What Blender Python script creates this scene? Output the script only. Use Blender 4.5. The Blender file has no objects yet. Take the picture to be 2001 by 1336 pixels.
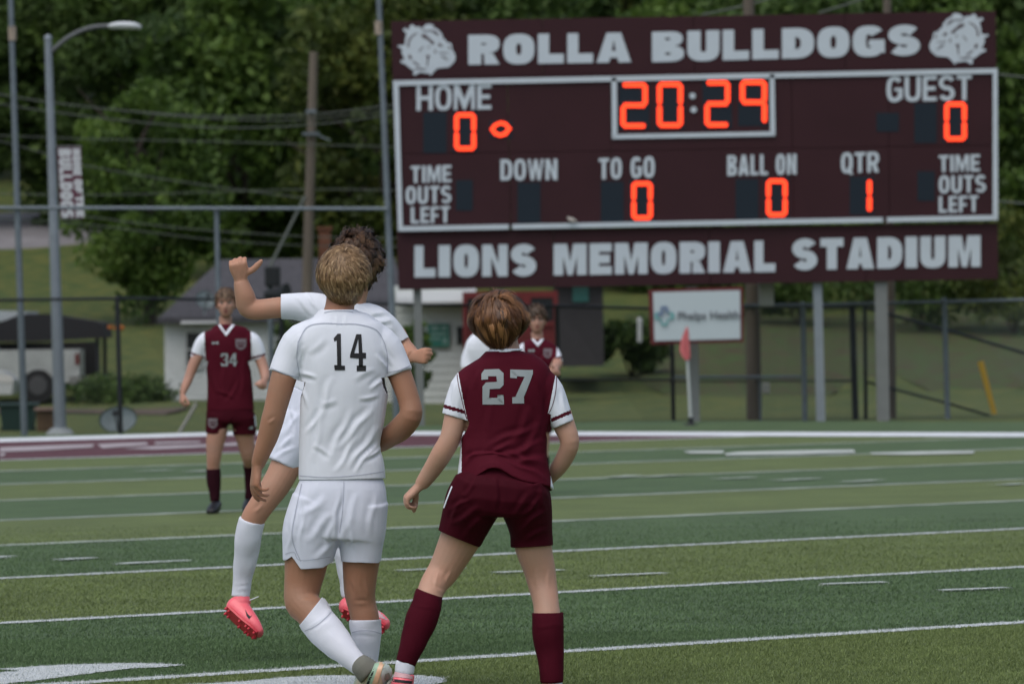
import bpy, bmesh, math, random
import numpy as np
from mathutils import Vector, Matrix
from mathutils.bvhtree import BVHTree
random.seed(7); RNG = np.random.default_rng(7)
S = bpy.context.scene; COL = S.collection

# ---------------------------------------------------------------- camera, light, exposure
CAM_H, FPX, CX, CY = 1.46, 13000.0, 1000.5, 668.0
ROLL, HORIZON = 0.0135, 634.9
PITCH = math.atan((CY - HORIZON) / FPX)
fwd = Vector((0, math.cos(PITCH), -math.sin(PITCH)))
up0 = Vector((0, math.sin(PITCH), math.cos(PITCH)))
right = Vector((1, 0, 0)) * math.cos(ROLL) - up0 * math.sin(ROLL)
upv = Vector((1, 0, 0)) * math.sin(ROLL) + up0 * math.cos(ROLL)
CAM = Vector((0, 0, CAM_H))
cd = bpy.data.cameras.new('camera'); cam = bpy.data.objects.new('camera', cd); COL.objects.link(cam)
M = Matrix((right, upv, -fwd)).transposed().to_4x4(); M.translation = CAM
cam.matrix_world = M
cd.sensor_width = 36; cd.lens = FPX / 2001 * 36; cd.clip_start = 1; cd.clip_end = 3000
cd.dof.use_dof = True; cd.dof.focus_distance = 27.3; cd.dof.aperture_fstop = 8.5
S.camera = cam
wd = bpy.data.worlds.new('World'); S.world = wd; wd.use_nodes = True
nt = wd.node_tree; nt.nodes.clear()
out = nt.nodes.new('ShaderNodeOutputWorld'); bg = nt.nodes.new('ShaderNodeBackground')
sky = nt.nodes.new('ShaderNodeTexSky'); sky.sky_type = 'NISHITA'; sky.sun_disc = False
SUN_EL, SUN_ROT = math.radians(62), math.radians(-150)
sky.sun_elevation = SUN_EL; sky.sun_rotation = SUN_ROT
sky.dust_density = 4.0; sky.ozone_density = 1.0; sky.air_density = 1.2
hs = nt.nodes.new('ShaderNodeHueSaturation'); hs.inputs['Saturation'].default_value = 0.72
nt.links.new(sky.outputs[0], hs.inputs['Color']); nt.links.new(hs.outputs[0], bg.inputs[0])
bg.inputs[1].default_value = 0.12
nt.links.new(bg.outputs[0], out.inputs[0])
sl = bpy.data.lights.new('sun', 'SUN'); so = bpy.data.objects.new('sun', sl); COL.objects.link(so)
sl.energy = 0.8; sl.angle = math.radians(70); sl.color = (1.0, 0.98, 0.96)
sdir = Vector((math.sin(SUN_ROT) * math.cos(SUN_EL), math.cos(SUN_ROT) * math.cos(SUN_EL), math.sin(SUN_EL)))
so.rotation_euler = sdir.to_track_quat('Z', 'Y').to_euler(); so.location = (0, 0, 40)
S.view_settings.view_transform = 'Standard'; S.view_settings.look = 'None'
S.view_settings.exposure = 0.3; S.view_settings.gamma = 1.0
S.render.film_transparent = False
S.cycles.max_bounces = 5; S.cycles.transparent_max_bounces = 8

# ---------------------------------------------------------------- placement helpers
def P(px, py, d):
    """point seen at photo pixel (px, py) standing d metres away"""
    v = fwd + right * ((px - CX) / FPX) + upv * ((CY - py) / FPX)
    return CAM + v * (d / v.y)
def G(px, py, z=0.0):
    """ground point seen at photo pixel"""
    v = fwd + right * ((px - CX) / FPX) + upv * ((CY - py) / FPX)
    return CAM + v * ((z - CAM_H) / v.z)
def to_px(a):
    """numpy (n,3) world -> photo pixels"""
    r = np.array(a) - np.array(CAM)
    dz = r @ np.array(fwd)
    return CX + FPX * (r @ np.array(right)) / dz, CY - FPX * (r @ np.array(upv)) / dz
TH, FD, SD = -0.7975, 57.13, 62.79          # field heading, goal line, near sideline
ct, st = math.cos(TH), math.sin(TH)
def field(q, w, z=0.0): return Vector((q * st + w * ct, q * ct - w * st, z))

# ---------------------------------------------------------------- materials
MATS = {}
def mat(name, col, rough=0.7, var=0.0, vscale=6.0, bump=0.0, bscale=60.0, metal=0.0, sss=0.0, emit=None, spec=0.4, sheen=0.0, col2=None, stretch=None):
    if name in MATS: return MATS[name]
    m = bpy.data.materials.new(name); m.use_nodes = True; t = m.node_tree
    b = t.nodes['Principled BSDF']; b.inputs['Roughness'].default_value = rough
    b.inputs['Metallic'].default_value = metal; b.inputs['Specular IOR Level'].default_value = spec
    b.inputs['Base Color'].default_value = (*col, 1)
    if sheen: b.inputs['Sheen Weight'].default_value = sheen
    if sss:
        b.inputs['Subsurface Weight'].default_value = sss; b.inputs['Subsurface Radius'].default_value = (0.012, 0.005, 0.003)
        b.inputs['Subsurface Scale'].default_value = 1.0
    geo = t.nodes.new('ShaderNodeNewGeometry')
    src = geo.outputs['Position']
    if stretch:
        mp = t.nodes.new('ShaderNodeMapping'); mp.inputs['Scale'].default_value = stretch
        t.links.new(src, mp.inputs[0]); src = mp.outputs[0]
    if var or col2:
        n = t.nodes.new('ShaderNodeTexNoise'); n.inputs['Scale'].default_value = vscale; n.inputs['Detail'].default_value = 5
        t.links.new(src, n.inputs['Vector'])
        mx = t.nodes.new('ShaderNodeMix'); mx.data_type = 'RGBA'
        c2 = col2 or tuple(min(1, c * (1 + var)) for c in col)
        c1 = col if col2 else tuple(c * (1 - var) for c in col)
        mx.inputs[6].default_value = (*c1, 1); mx.inputs[7].default_value = (*c2, 1)
        r = t.nodes.new('ShaderNodeMapRange'); r.inputs[1].default_value = 0.3; r.inputs[2].default_value = 0.7
        t.links.new(n.outputs[0], r.inputs[0]); t.links.new(r.outputs[0], mx.inputs[0])
        t.links.new(mx.outputs[2], b.inputs['Base Color'])
    if bump:
        n = t.nodes.new('ShaderNodeTexNoise'); n.inputs['Scale'].default_value = bscale; n.inputs['Detail'].default_value = 3
        t.links.new(src, n.inputs['Vector'])
        bp = t.nodes.new('ShaderNodeBump'); bp.inputs['Strength'].default_value = bump; bp.inputs['Distance'].default_value = 0.02
        t.links.new(n.outputs[0], bp.inputs['Height']); t.links.new(bp.outputs[0], b.inputs['Normal'])
    if emit:
        b.inputs['Emission Color'].default_value = (*emit[:3], 1); b.inputs['Emission Strength'].default_value = emit[3]
    MATS[name] = m; return m

def attr_mix_mat(name, cols, attr, rough=0.7, sheen=0.0, bump=0.0, bscale=200.0, spec=0.3, translucent=0.0):
    """colour ramp driven by a mesh attribute (linear)"""
    m = bpy.data.materials.new(name); m.use_nodes = True; t = m.node_tree; b = t.nodes['Principled BSDF']
    b.inputs['Roughness'].default_value = rough; b.inputs['Specular IOR Level'].default_value = spec
    if sheen: b.inputs['Sheen Weight'].default_value = sheen
    a = t.nodes.new('ShaderNodeAttribute'); a.attribute_name = attr
    r = t.nodes.new('ShaderNodeValToRGB')
    while len(r.color_ramp.elements) > 1: r.color_ramp.elements.remove(r.color_ramp.elements[-1])
    for i, (p, c, *k) in enumerate(cols):
        e = r.color_ramp.elements[0] if i == 0 else r.color_ramp.elements.new(p)
        e.position = p; e.color = (*c, 1)
    t.links.new(a.outputs['Fac'], r.inputs[0]); t.links.new(r.outputs[0], b.inputs['Base Color'])
    if bump:
        n = t.nodes.new('ShaderNodeTexNoise'); n.inputs['Scale'].default_value = bscale
        g = t.nodes.new('ShaderNodeNewGeometry'); t.links.new(g.outputs['Position'], n.inputs['Vector'])
        bp = t.nodes.new('ShaderNodeBump'); bp.inputs['Strength'].default_value = bump; bp.inputs['Distance'].default_value = 0.01
        t.links.new(n.outputs[0], bp.inputs['Height']); t.links.new(bp.outputs[0], b.inputs['Normal'])
    if translucent:
        o = t.nodes['Material Output']; tr = t.nodes.new('ShaderNodeBsdfTranslucent'); ms = t.nodes.new('ShaderNodeMixShader')
        t.links.new(r.outputs[0], tr.inputs[0]); ms.inputs[0].default_value = translucent
        t.links.new(b.outputs[0], ms.inputs[1]); t.links.new(tr.outputs[0], ms.inputs[2]); t.links.new(ms.outputs[0], o.inputs[0])
    MATS[name] = m; return m

# ---------------------------------------------------------------- object helpers
def tag(o, label=None, cat=None, group=None, kind=None):
    if label: o['label'] = label
    if cat: o['category'] = cat
    if group: o['group'] = group
    if kind: o['kind'] = kind
    return o
def empty(name, loc, label=None, cat=None, group=None):
    o = bpy.data.objects.new(name, None); COL.objects.link(o); o.location = loc; o.empty_display_size = 0.1
    return tag(o, label, cat, group)
def link(name, me, m=None, parent=None, smooth=False):
    """vertices are in world space; a child is shifted so that it sits under its parent"""
    o = bpy.data.objects.new(name, me); COL.objects.link(o)
    if m is not None:
        for x in (m if isinstance(m, (list, tuple)) else [m]): me.materials.append(x)
    if smooth: me.shade_smooth()
    if parent:
        loc = Vector((0, 0, 0)); q = parent
        while q: loc += q.location; q = q.parent
        me.transform(Matrix.Translation(-loc)); o.parent = parent
    return o
def finish(name, bm, m=None, parent=None, smooth=False, recalc=True):
    if recalc: bmesh.ops.recalc_face_normals(bm, faces=bm.faces)
    me = bpy.data.meshes.new(name); bm.to_mesh(me); bm.free()
    return link(name, me, m, parent, smooth)
def mesh_np(name, verts, faces, k, m=None, parent=None, attrs=None, smooth=False):
    me = bpy.data.meshes.new(name); nv, nf = len(verts), len(faces)
    me.vertices.add(nv); me.vertices.foreach_set('co', np.asarray(verts, np.float32).ravel())
    me.loops.add(nf * k); me.loops.foreach_set('vertex_index', np.asarray(faces, np.int32).ravel())
    me.polygons.add(nf); me.polygons.foreach_set('loop_start', np.arange(nf, dtype=np.int32) * k)
    for an, av in (attrs or {}).items():
        a = me.attributes.new(an, 'FLOAT', 'POINT'); a.data.foreach_set('value', np.asarray(av, np.float32))
    me.update(calc_edges=True)
    return link(name, me, m, parent, smooth)
def box(bm, lo, hi, bev=0.0):
    vs = [bm.verts.new((x, y, z)) for x in (lo[0], hi[0]) for y in (lo[1], hi[1]) for z in (lo[2], hi[2])]
    fs = [bm.faces.new([vs[i] for i in f]) for f in ((0, 1, 3, 2), (4, 6, 7, 5), (0, 4, 5, 1), (2, 3, 7, 6), (0, 2, 6, 4), (1, 5, 7, 3))]
    if bev:
        es = list({e for f in fs for e in f.edges}); bmesh.ops.bevel(bm, geom=es, offset=bev, segments=2, affect='EDGES', profile=0.6)
def prism(bm, pts, off):
    """polygon (list of Vectors) extruded along off"""
    a = [bm.verts.new(p) for p in pts]; b = [bm.verts.new(Vector(p) + Vector(off)) for p in pts]
    n = len(pts); bm.faces.new(a); bm.faces.new(b[::-1])
    for i in range(n): bm.faces.new((a[i], a[(i + 1) % n], b[(i + 1) % n], b[i]))
def catmull(rows, n):
    r = np.array(rows, float); o = []
    for i in range(len(r) - 1):
        p0, p1, p2, p3 = r[max(i - 1, 0)], r[i], r[i + 1], r[min(i + 2, len(r) - 1)]
        for k in range(n):
            t = k / n
            o.append(0.5 * (2 * p1 + (p2 - p0) * t + (2 * p0 - 5 * p1 + 4 * p2 - p3) * t * t + (3 * p1 - p0 - 3 * p2 + p3) * t ** 3))
    o.append(r[-1]); return np.array(o)
def tube(bm, rows, seg=16, sub=3, side=None, ends=(0, 0), power=2.0):
    """rows: (x, y, z, a, b) in metres. side: axis along which a is measured. ends: 1 rounds that end"""
    rows = [tuple(r) if len(r) == 5 else (*r, r[3]) for r in rows]
    R = catmull(rows, sub) if len(rows) > 2 and sub > 1 else np.array(rows, float)
    if sub > 1 and len(rows) == 2: R = np.array([np.array(rows[0]) * (1 - t) + np.array(rows[1]) * t for t in np.linspace(0, 1, 5)])
    R = [list(x) for x in R]
    c = [Vector(x[:3]) for x in R]
    if ends[0]:
        t = (c[0] - c[1]).normalized(); r = min(R[0][3], R[0][4]); base = list(R[0])
        for h, k in ((.5, .86), (.85, .52), (.98, .2)): q = c[0] + t * r * h * ends[0]; R.insert(0, [*q, base[3] * k, base[4] * k])
    if ends[1]:
        t = (c[-1] - c[-2]).normalized(); r = min(R[-1][3], R[-1][4]); base = list(R[-1])
        for h, k in ((.5, .86), (.85, .52), (.98, .2)): q = c[-1] + t * r * h * ends[1]; R.append([*q, base[3] * k, base[4] * k])
    c = [Vector(x[:3]) for x in R]; rings = []; ps = None
    for i, x in enumerate(R):
        t = (c[min(i + 1, len(c) - 1)] - c[max(i - 1, 0)]).normalized()
        if side is not None: s = Vector(side) - t * t.dot(Vector(side))
        elif ps is None: s = t.cross(Vector((0, 1, 0.02)))
        else: s = ps - t * t.dot(ps)
        s.normalize(); ps = s; u = s.cross(t).normalized(); ring = []
        for k in range(seg):
            a = 2 * math.pi * k / seg; ca, sa = math.cos(a), math.sin(a)
            if power != 2.0: ca = math.copysign(abs(ca) ** (2 / power), ca); sa = math.copysign(abs(sa) ** (2 / power), sa)
            ring.append(bm.verts.new(c[i] + s * (x[3] * ca) + u * (x[4] * sa)))
        rings.append(ring)
    for i in range(len(rings) - 1):
        for k in range(seg): bm.faces.new((rings[i][k], rings[i][(k + 1) % seg], rings[i + 1][(k + 1) % seg], rings[i + 1][k]))
    bm.faces.new(rings[0][::-1]); bm.faces.new(rings[-1])
def ellipsoid(bm, c, axes, radii, seg=20, ring=14):
    """axes: three unit vectors"""
    X, Y, Z = [Vector(a) for a in axes]; rx, ry, rz = radii; rr = []
    for i in range(1, ring):
        ph = math.pi * i / ring
        rr.append([bm.verts.new(Vector(c) + X * (rx * math.sin(ph) * math.cos(2 * math.pi * k / seg)) + Y * (ry * math.sin(ph) * math.sin(2 * math.pi * k / seg)) + Z * (rz * math.cos(ph))) for k in range(seg)])
    t = bm.verts.new(Vector(c) + Z * rz); b = bm.verts.new(Vector(c) - Z * rz)
    for k in range(seg):
        k2 = (k + 1) % seg; bm.faces.new((t, rr[0][k], rr[0][k2])); bm.faces.new((b, rr[-1][k2], rr[-1][k]))
        for i in range(len(rr) - 1): bm.faces.new((rr[i][k], rr[i + 1][k], rr[i + 1][k2], rr[i][k2]))
def pole(name, a, b, r0, r1, m, parent=None, seg=14):
    bm = bmesh.new(); a, b = Vector(a), Vector(b)
    tube(bm, [(*a, r0, r0), (*b, r1, r1)], seg=seg, sub=1, side=(1, 0, 0) if abs((b - a).normalized().x) < .9 else (0, 0, 1))
    return finish(name, bm, m, parent, smooth=False)
def copy_tree(o, parent=None):
    c = o.copy(); COL.objects.link(c)
    if parent: c.parent = parent
    for ch in o.children: copy_tree(ch, c)
    return c
def remeshed(bm, voxel, smooth=4, fac=0.5):
    bmesh.ops.recalc_face_normals(bm, faces=bm.faces)
    me = bpy.data.meshes.new('tmp'); bm.to_mesh(me); bm.free()
    o = bpy.data.objects.new('tmp', me); COL.objects.link(o)
    r = o.modifiers.new('r', 'REMESH'); r.mode = 'VOXEL'; r.voxel_size = voxel; r.use_smooth_shade = True
    if smooth: s = o.modifiers.new('s', 'SMOOTH'); s.iterations = smooth; s.factor = fac
    dg = bpy.context.evaluated_depsgraph_get(); dg.update()
    m2 = bpy.data.meshes.new_from_object(o.evaluated_get(dg)); bpy.data.objects.remove(o); bpy.data.meshes.remove(me)
    return m2
def fill2d(groups):
    """groups: list of contour lists (even-odd). returns (verts2d, faces, layer) via a filled 2D curve"""
    V, F, Lr = [], [], []
    for gi, cs in enumerate(groups):
        cu = bpy.data.curves.new('c', 'CURVE'); cu.dimensions = '2D'; cu.fill_mode = 'BOTH'
        for c in cs:
            sp = cu.splines.new('POLY'); sp.points.add(len(c) - 1)
            for k, p in enumerate(c): sp.points[k].co = (p[0], p[1], 0, 1)
            sp.use_cyclic_u = True
        o = bpy.data.objects.new('c', cu); COL.objects.link(o); dg = bpy.context.evaluated_depsgraph_get()
        me = bpy.data.meshes.new_from_object(o.evaluated_get(dg)); n = len(V)
        V += [(v.co.x, v.co.y) for v in me.vertices]; Lr += [gi] * len(me.vertices)
        F += [tuple(n + i for i in p.vertices) for p in me.polygons]
        bpy.data.objects.remove(o); bpy.data.meshes.remove(me); bpy.data.curves.remove(cu)
    return V, F, Lr

# ---------------------------------------------------------------- lettering
def sup(cx, cy, rx, ry, a0=0, a1=360, n=2.6, N=30):
    o = []
    for i in range(N + (0 if abs(a1 - a0) >= 360 else 1)):
        a = math.radians(a0 + (a1 - a0) * i / N); c, s = math.cos(a), math.sin(a)
        o.append((cx + rx * math.copysign(abs(c) ** (2 / n), c), cy + ry * math.copysign(abs(s) ** (2 / n), s)))
    return o
def glyph(ch, w, s, t):
    s = min(s, w * (.36 if ch in 'MNW' else .43)) if ch != 'I' else s
    if ch in 'SGR': t = min(t, .28)
    h = w / 2
    if ch == 'L': return [[[(0, 0), (w, 0), (w, t), (s, t), (s, 1), (0, 1)]]]
    if ch == 'I': return [[[(0, 0), (s, 0), (s, 1), (0, 1)]]]
    if ch == 'T': return [[[(h - s / 2, 0), (h + s / 2, 0), (h + s / 2, 1 - t), (w, 1 - t), (w, 1), (0, 1), (0, 1 - t), (h - s / 2, 1 - t)]]]
    if ch == 'H': return [[[(0, 0), (s, 0), (s, .5 - t / 2), (w - s, .5 - t / 2), (w - s, 0), (w, 0), (w, 1), (w - s, 1), (w - s, .5 + t / 2), (s, .5 + t / 2), (s, 1), (0, 1)]]]
    if ch == 'E': return [[[(0, 0), (w, 0), (w, t), (s, t), (s, .5 - t / 2), (w * .92, .5 - t / 2), (w * .92, .5 + t / 2), (s, .5 + t / 2), (s, 1 - t), (w, 1 - t), (w, 1), (0, 1)]]]
    if ch == 'F': return [[[(0, 0), (s, 0), (s, .45 - t / 2), (w * .9, .45 - t / 2), (w * .9, .45 + t / 2), (s, .45 + t / 2), (s, 1 - t), (w, 1 - t), (w, 1), (0, 1)]]]
    if ch == 'O': return [[sup(h, .5, h, .51), sup(h, .5, h - s, .51 - t)]]
    if ch == 'Q': return [[sup(h, .5, h, .51), sup(h, .5, h - s, .51 - t)], [[(h, .24), (h + s * .5, .3), (w + .03, -.06), (w - s * .8, -.08)]]]
    if ch == 'D':
        o = [(0, 0)] + sup(w * .4, .5, w * .6, .5, -90, 90) + [(0, 1)]; i = [(s, t)] + sup(w * .4, .5, w * .6 - s, .5 - t, -90, 90, N=16) + [(s, 1 - t)]
        return [[o, i]]
    if ch == 'U':
        return [[[(0, 1), (0, .4)] + sup(h, .4, h, .41, 180, 360) + [(w, 1), (w - s, 1), (w - s, .4)] + sup(h, .4, h - s, .41 - t, 360, 180, N=14) + [(s, 1)]]]
    if ch == 'A':
        a = max(s * .55, .08); k = .16; q = .36 + t * .1
        return [[[(0, 0), (h - a, 1), (h + a, 1), (w, 0), (w - s * .95, 0), (w - s * .95 - .04, k), (s * .95 + .04, k), (s * .95, 0)],
                 [(h - (h - s * .95) * .42, q), (h + (h - s * .95) * .42, q), (h, .76)]]]
    if ch == 'M':
        return [[[(0, 0), (0, 1), (s * 1.15, 1), (h, .42), (w - s * 1.15, 1), (w, 1), (w, 0), (w - s * .82, 0), (w - s * .82, .6), (h + s * .22, 0), (h - s * .22, 0), (s * .82, .6), (s * .82, 0)]]]
    if ch == 'W':
        u = s * .8
        return [[[(0, 1), (w * .2, 0), (w * .2 + u, 0), (h, .58), (w * .8 - u, 0), (w * .8, 0), (w, 1), (w - u, 1), (w * .77, .4), (h + u * .42, 1), (h - u * .42, 1), (w * .23, .4), (u, 1)]]]
    if ch == 'N': return [[[(0, 0), (0, 1), (s * 1.05, 1), (w - s, .4), (w - s, 1), (w, 1), (w, 0), (w - s * 1.05, 0), (s, .6), (s, 0)]]]
    if ch in 'RP':
        cy, ry = .69, .31; o = [(0, 0), (0, 1)] + sup(w * .5, cy, w * .5, ry, 90, -90, N=16)
        if ch == 'R': o += [(w * .78, .38), (w, 0), (w - s * 1.15, 0), (s + .02 + w * .06, .36), (s, .36), (s, 0)]
        else: o += [(s, .38), (s, 0)]
        return [[o, [(s, cy + ry - t)] + sup(w * .5, cy, max(w * .5 - s, .02), max(ry - t, .03), 90, -90, N=10) + [(s, cy - ry + t)]]]
    if ch == 'B':
        o = [(0, 0), (0, 1)] + sup(w * .5, .755, w * .46, .245, 90, -75, N=14) + sup(w * .5, .265, w * .5, .265, 75, -90, N=14)
        k = max(w * .5 - s, .02); e = max(.245 - t * .86, .035)
        return [[o, [(s, .755 + e)] + sup(w * .5, .755, k * .9, e, 90, -90, N=8) + [(s, .755 - e)], [(s, .265 + e)] + sup(w * .5, .265, k, e, 90, -90, N=8) + [(s, .265 - e)]]]
    if ch == 'G':
        o = sup(h, .5, h, .51, 38, 318, N=34) + [(w, .1), (w, .55), (h, .55), (h, .55 - t * .75), (w - s, .55 - t * .75), (w - s, .3)] + sup(h, .5, h - s, .51 - t, 318, 38, N=24)
        return [[o]]
    if ch == 'S':
        path = []; r = (1.02 - t) / 4; rx = (w - s) / 2
        for i in range(20): a = math.radians(22 + (270 - 22) * i / 20); path.append((h + rx * math.cos(a), 1.01 - t / 2 - r + r * math.sin(a)))
        for i in range(21): a = math.radians(90 - (270 - 22) * i / 20); path.append((h + rx * math.cos(a), -.01 + t / 2 + r + r * math.sin(a)))
        l, rr = [], []
        for i in range(len(path)):
            a, b = path[max(i - 1, 0)], path[min(i + 1, len(path) - 1)]; dx, dy = b[0] - a[0], b[1] - a[1]; m = math.hypot(dx, dy); nx, ny = -dy / m, dx / m
            th = math.hypot(nx * s, ny * t) / 2; l.append((path[i][0] + nx * th, path[i][1] + ny * th)); rr.append((path[i][0] - nx * th, path[i][1] - ny * th))
        return [[l[i:i + 6] + rr[i:i + 6][::-1]] for i in range(0, len(l) - 1, 5)]
    return []
WREL = {'I': .0, 'M': 1.28, 'W': 1.35, 'L': .82, 'E': .86, 'T': .92, 'F': .82, 'A': 1.1, ' ': .5}
def layout(text, x0, x1, y0, y1, s, t, gap):
    """contour groups laid out in the px box (y0 top, y1 bottom); s, t, gap relative to cap height"""
    H = y1 - y0; tot = (x1 - x0) / abs(H); fixed = gap * (len(text) - 1) + sum(s for c in text if c == 'I')
    rel = sum(WREL.get(c, 1) for c in text if c != 'I'); k = (tot - fixed) / rel; x = 0; res = []
    for c in text:
        w = s if c == 'I' else WREL.get(c, 1) * k
        for g in glyph(c, w, s, t): res.append([[(x0 + (x + p[0]) * abs(H), y1 - p[1] * H) for p in cc] for cc in g])
        x += w + gap
    return res
def plate(name, groups, d, thick, m, parent, shift=0.0, yaw_pts=None):
    """filled flat shapes given in px, standing at distance d, thick metres deep (towards camera)"""
    V, F, Lr = fill2d(groups); bm = bmesh.new()
    vs = [bm.verts.new(P(x, y, d) + Vector((0, -thick - 0.0015 * (l % 3) - shift, 0))) for (x, y), l in zip(V, Lr)]
    bs = [bm.verts.new(P(x, y, d) + Vector((0, -shift, 0))) for (x, y) in V]
    cnt = {}
    for f in F:
        bm.faces.new([vs[i] for i in f])
        for i in range(len(f)): a, b = f[i], f[(i + 1) % len(f)]; cnt[(a, b)] = 1
    for (a, b) in cnt:
        if (b, a) not in cnt: bm.faces.new((vs[b], vs[a], bs[a], bs[b]))
    return finish(name, bm, m, parent, recalc=False)
# ================================================================ GROUND
def smooth01(x): x = min(1, max(0, x)); return x * x * (3 - 2 * x)
def terrain(x, y):
    z = -0.16 * smooth01((y - 101) / 30)
    if y > 152: z += 0.066 * (y - 152) + 0.00045 * (y - 152) ** 2 * (1 if y < 260 else 0) + (5.2 if y >= 260 else 0)
    if y > 101: z += 0.05 * math.sin(x * .7 + y * .21) * smooth01((y - 101) / 20)
    return z
xs = sorted(set([-400, -250, -150, -90, -60] + list(np.arange(-40, 41, 1.25)) + [60, 90, 150, 250, 400]))
ys = sorted(set([-200, -50, 0, 40, 80, 95] + list(np.arange(98, 262, 2.0)) + [280, 310, 350, 420, 600, 1200]))
gv = [(x, y, terrain(x, y) - 0.03) for y in ys for x in xs]; nx = len(xs)
gf = [(j * nx + i, j * nx + i + 1, (j + 1) * nx + i + 1, (j + 1) * nx + i) for j in range(len(ys) - 1) for i in range(nx - 1)]
m_grass = mat('rough_grass', (0.016, 0.050, 0.006), .95, vscale=1.9, col2=(0.098, 0.100, 0.018), bump=.6, bscale=9)
tag(mesh_np('ground', gv, gf, 4, m_grass, smooth=True), 'rough grass yard and rising hillside behind the fence', kind='structure')

# turf with its two greens woven in five yard bands
def turf_material(name, blades=False):
    m = bpy.data.materials.new(name); m.use_nodes = True; t = m.node_tree; b = t.nodes['Principled BSDF']
    b.inputs['Roughness'].default_value = .75; b.inputs['Specular IOR Level'].default_value = .25
    N = t.nodes.new; Lk = t.links.new
    g = N('ShaderNodeNewGeometry'); dot = N('ShaderNodeVectorMath'); dot.operation = 'DOT_PRODUCT'; dot.inputs[1].default_value = (st, ct, 0)
    Lk(g.outputs['Position'], dot.inputs[0])
    a = N('ShaderNodeMath'); a.operation = 'SUBTRACT'; a.inputs[0].default_value = FD; Lk(dot.outputs['Value'], a.inputs[1])
    d = N('ShaderNodeMath'); d.operation = 'DIVIDE'; d.inputs[1].default_value = 9.144; Lk(a.outputs[0], d.inputs[0])
    fr = N('ShaderNodeMath'); fr.operation = 'FRACT'; Lk(d.outputs[0], fr.inputs[0])
    gt = N('ShaderNodeMath'); gt.operation = 'GREATER_THAN'; gt.inputs[1].default_value = .5; Lk(fr.outputs[0], gt.inputs[0])
    # outside the playing field: the darker green only
    dw = N('ShaderNodeVectorMath'); dw.operation = 'DOT_PRODUCT'; dw.inputs[1].default_value = (ct, -st, 0); Lk(g.outputs['Position'], dw.inputs[0])
    ow = N('ShaderNodeMath'); ow.operation = 'GREATER_THAN'; ow.inputs[1].default_value = SD + .6; Lk(dw.outputs['Value'], ow.inputs[0])
    mxx = N('ShaderNodeMath'); mxx.operation = 'MAXIMUM'; Lk(gt.outputs[0], mxx.inputs[0]); Lk(ow.outputs[0], mxx.inputs[1])
    mx = N('ShaderNodeMix'); mx.data_type = 'RGBA'; mx.inputs[6].default_value = (0.100, 0.134, 0.046, 1); mx.inputs[7].default_value = (0.064, 0.106, 0.046, 1)
    Lk(mxx.outputs[0], mx.inputs[0])
    n1 = N('ShaderNodeTexNoise'); n1.inputs['Scale'].default_value = 1.3; n1.inputs['Detail'].default_value = 6; Lk(g.outputs['Position'], n1.inputs['Vector'])
    n2 = N('ShaderNodeTexNoise'); n2.inputs['Scale'].default_value = 38; n2.inputs['Detail'].default_value = 4; Lk(g.outputs['Position'], n2.inputs['Vector'])
    ad = N('ShaderNodeMath'); ad.operation = 'ADD'; Lk(n1.outputs[0], ad.inputs[0]); Lk(n2.outputs[0], ad.inputs[1])
    r = N('ShaderNodeMapRange'); r.inputs[1].default_value = .6; r.inputs[2].default_value = 1.4; r.inputs[3].default_value = (.72 if not blades else .95); r.inputs[4].default_value = (1.3 if not blades else 1.75)
    Lk(ad.outputs[0], r.inputs[0]); last = r.outputs[0]
    if blades:
        at = N('ShaderNodeAttribute'); at.attribute_name = 'rnd'; mm = N('ShaderNodeMath'); mm.operation = 'MULTIPLY'
        Lk(last, mm.inputs[0]); Lk(at.outputs['Fac'], mm.inputs[1]); last = mm.outputs[0]
    v = N('ShaderNodeVectorMath'); v.operation = 'SCALE'; Lk(mx.outputs[2], v.inputs[0]); Lk(last, v.inputs['Scale'])
    col = v.outputs[0]
    if blades:
        ap = N('ShaderNodeAttribute'); ap.attribute_name = 'paint'; m2 = N('ShaderNodeMix'); m2.data_type = 'RGBA'
        Lk(ap.outputs['Fac'], m2.inputs[0]); Lk(col, m2.inputs[6]); m2.inputs[7].default_value = (.50, .53, .54, 1); col = m2.outputs[2]
    Lk(col, b.inputs['Base Color'])
    if not blades:
        bp = N('ShaderNodeBump'); bp.inputs['Strength'].default_value = .5; bp.inputs['Distance'].default_value = .02
        n3 = N('ShaderNodeTexNoise'); n3.inputs['Scale'].default_value = 90; Lk(g.outputs['Position'], n3.inputs['Vector'])
        Lk(n3.outputs[0], bp.inputs['Height']); Lk(bp.outputs[0], b.inputs['Normal'])
    return m
m_turf = turf_material('turf'); m_blade = turf_material('turf_blades', True)
m_paint = mat('field_paint', (.47, .51, .53), .85, var=.12, vscale=14, bump=.5, bscale=80)
m_bord = mat('border_paint', (.60, .64, .68), .85, var=.06, vscale=3, bump=.3, bscale=80)
m_maroon_turf = mat('maroon_turf', (.082, .026, .036), .85, var=.2, vscale=8, bump=.5, bscale=80)
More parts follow.
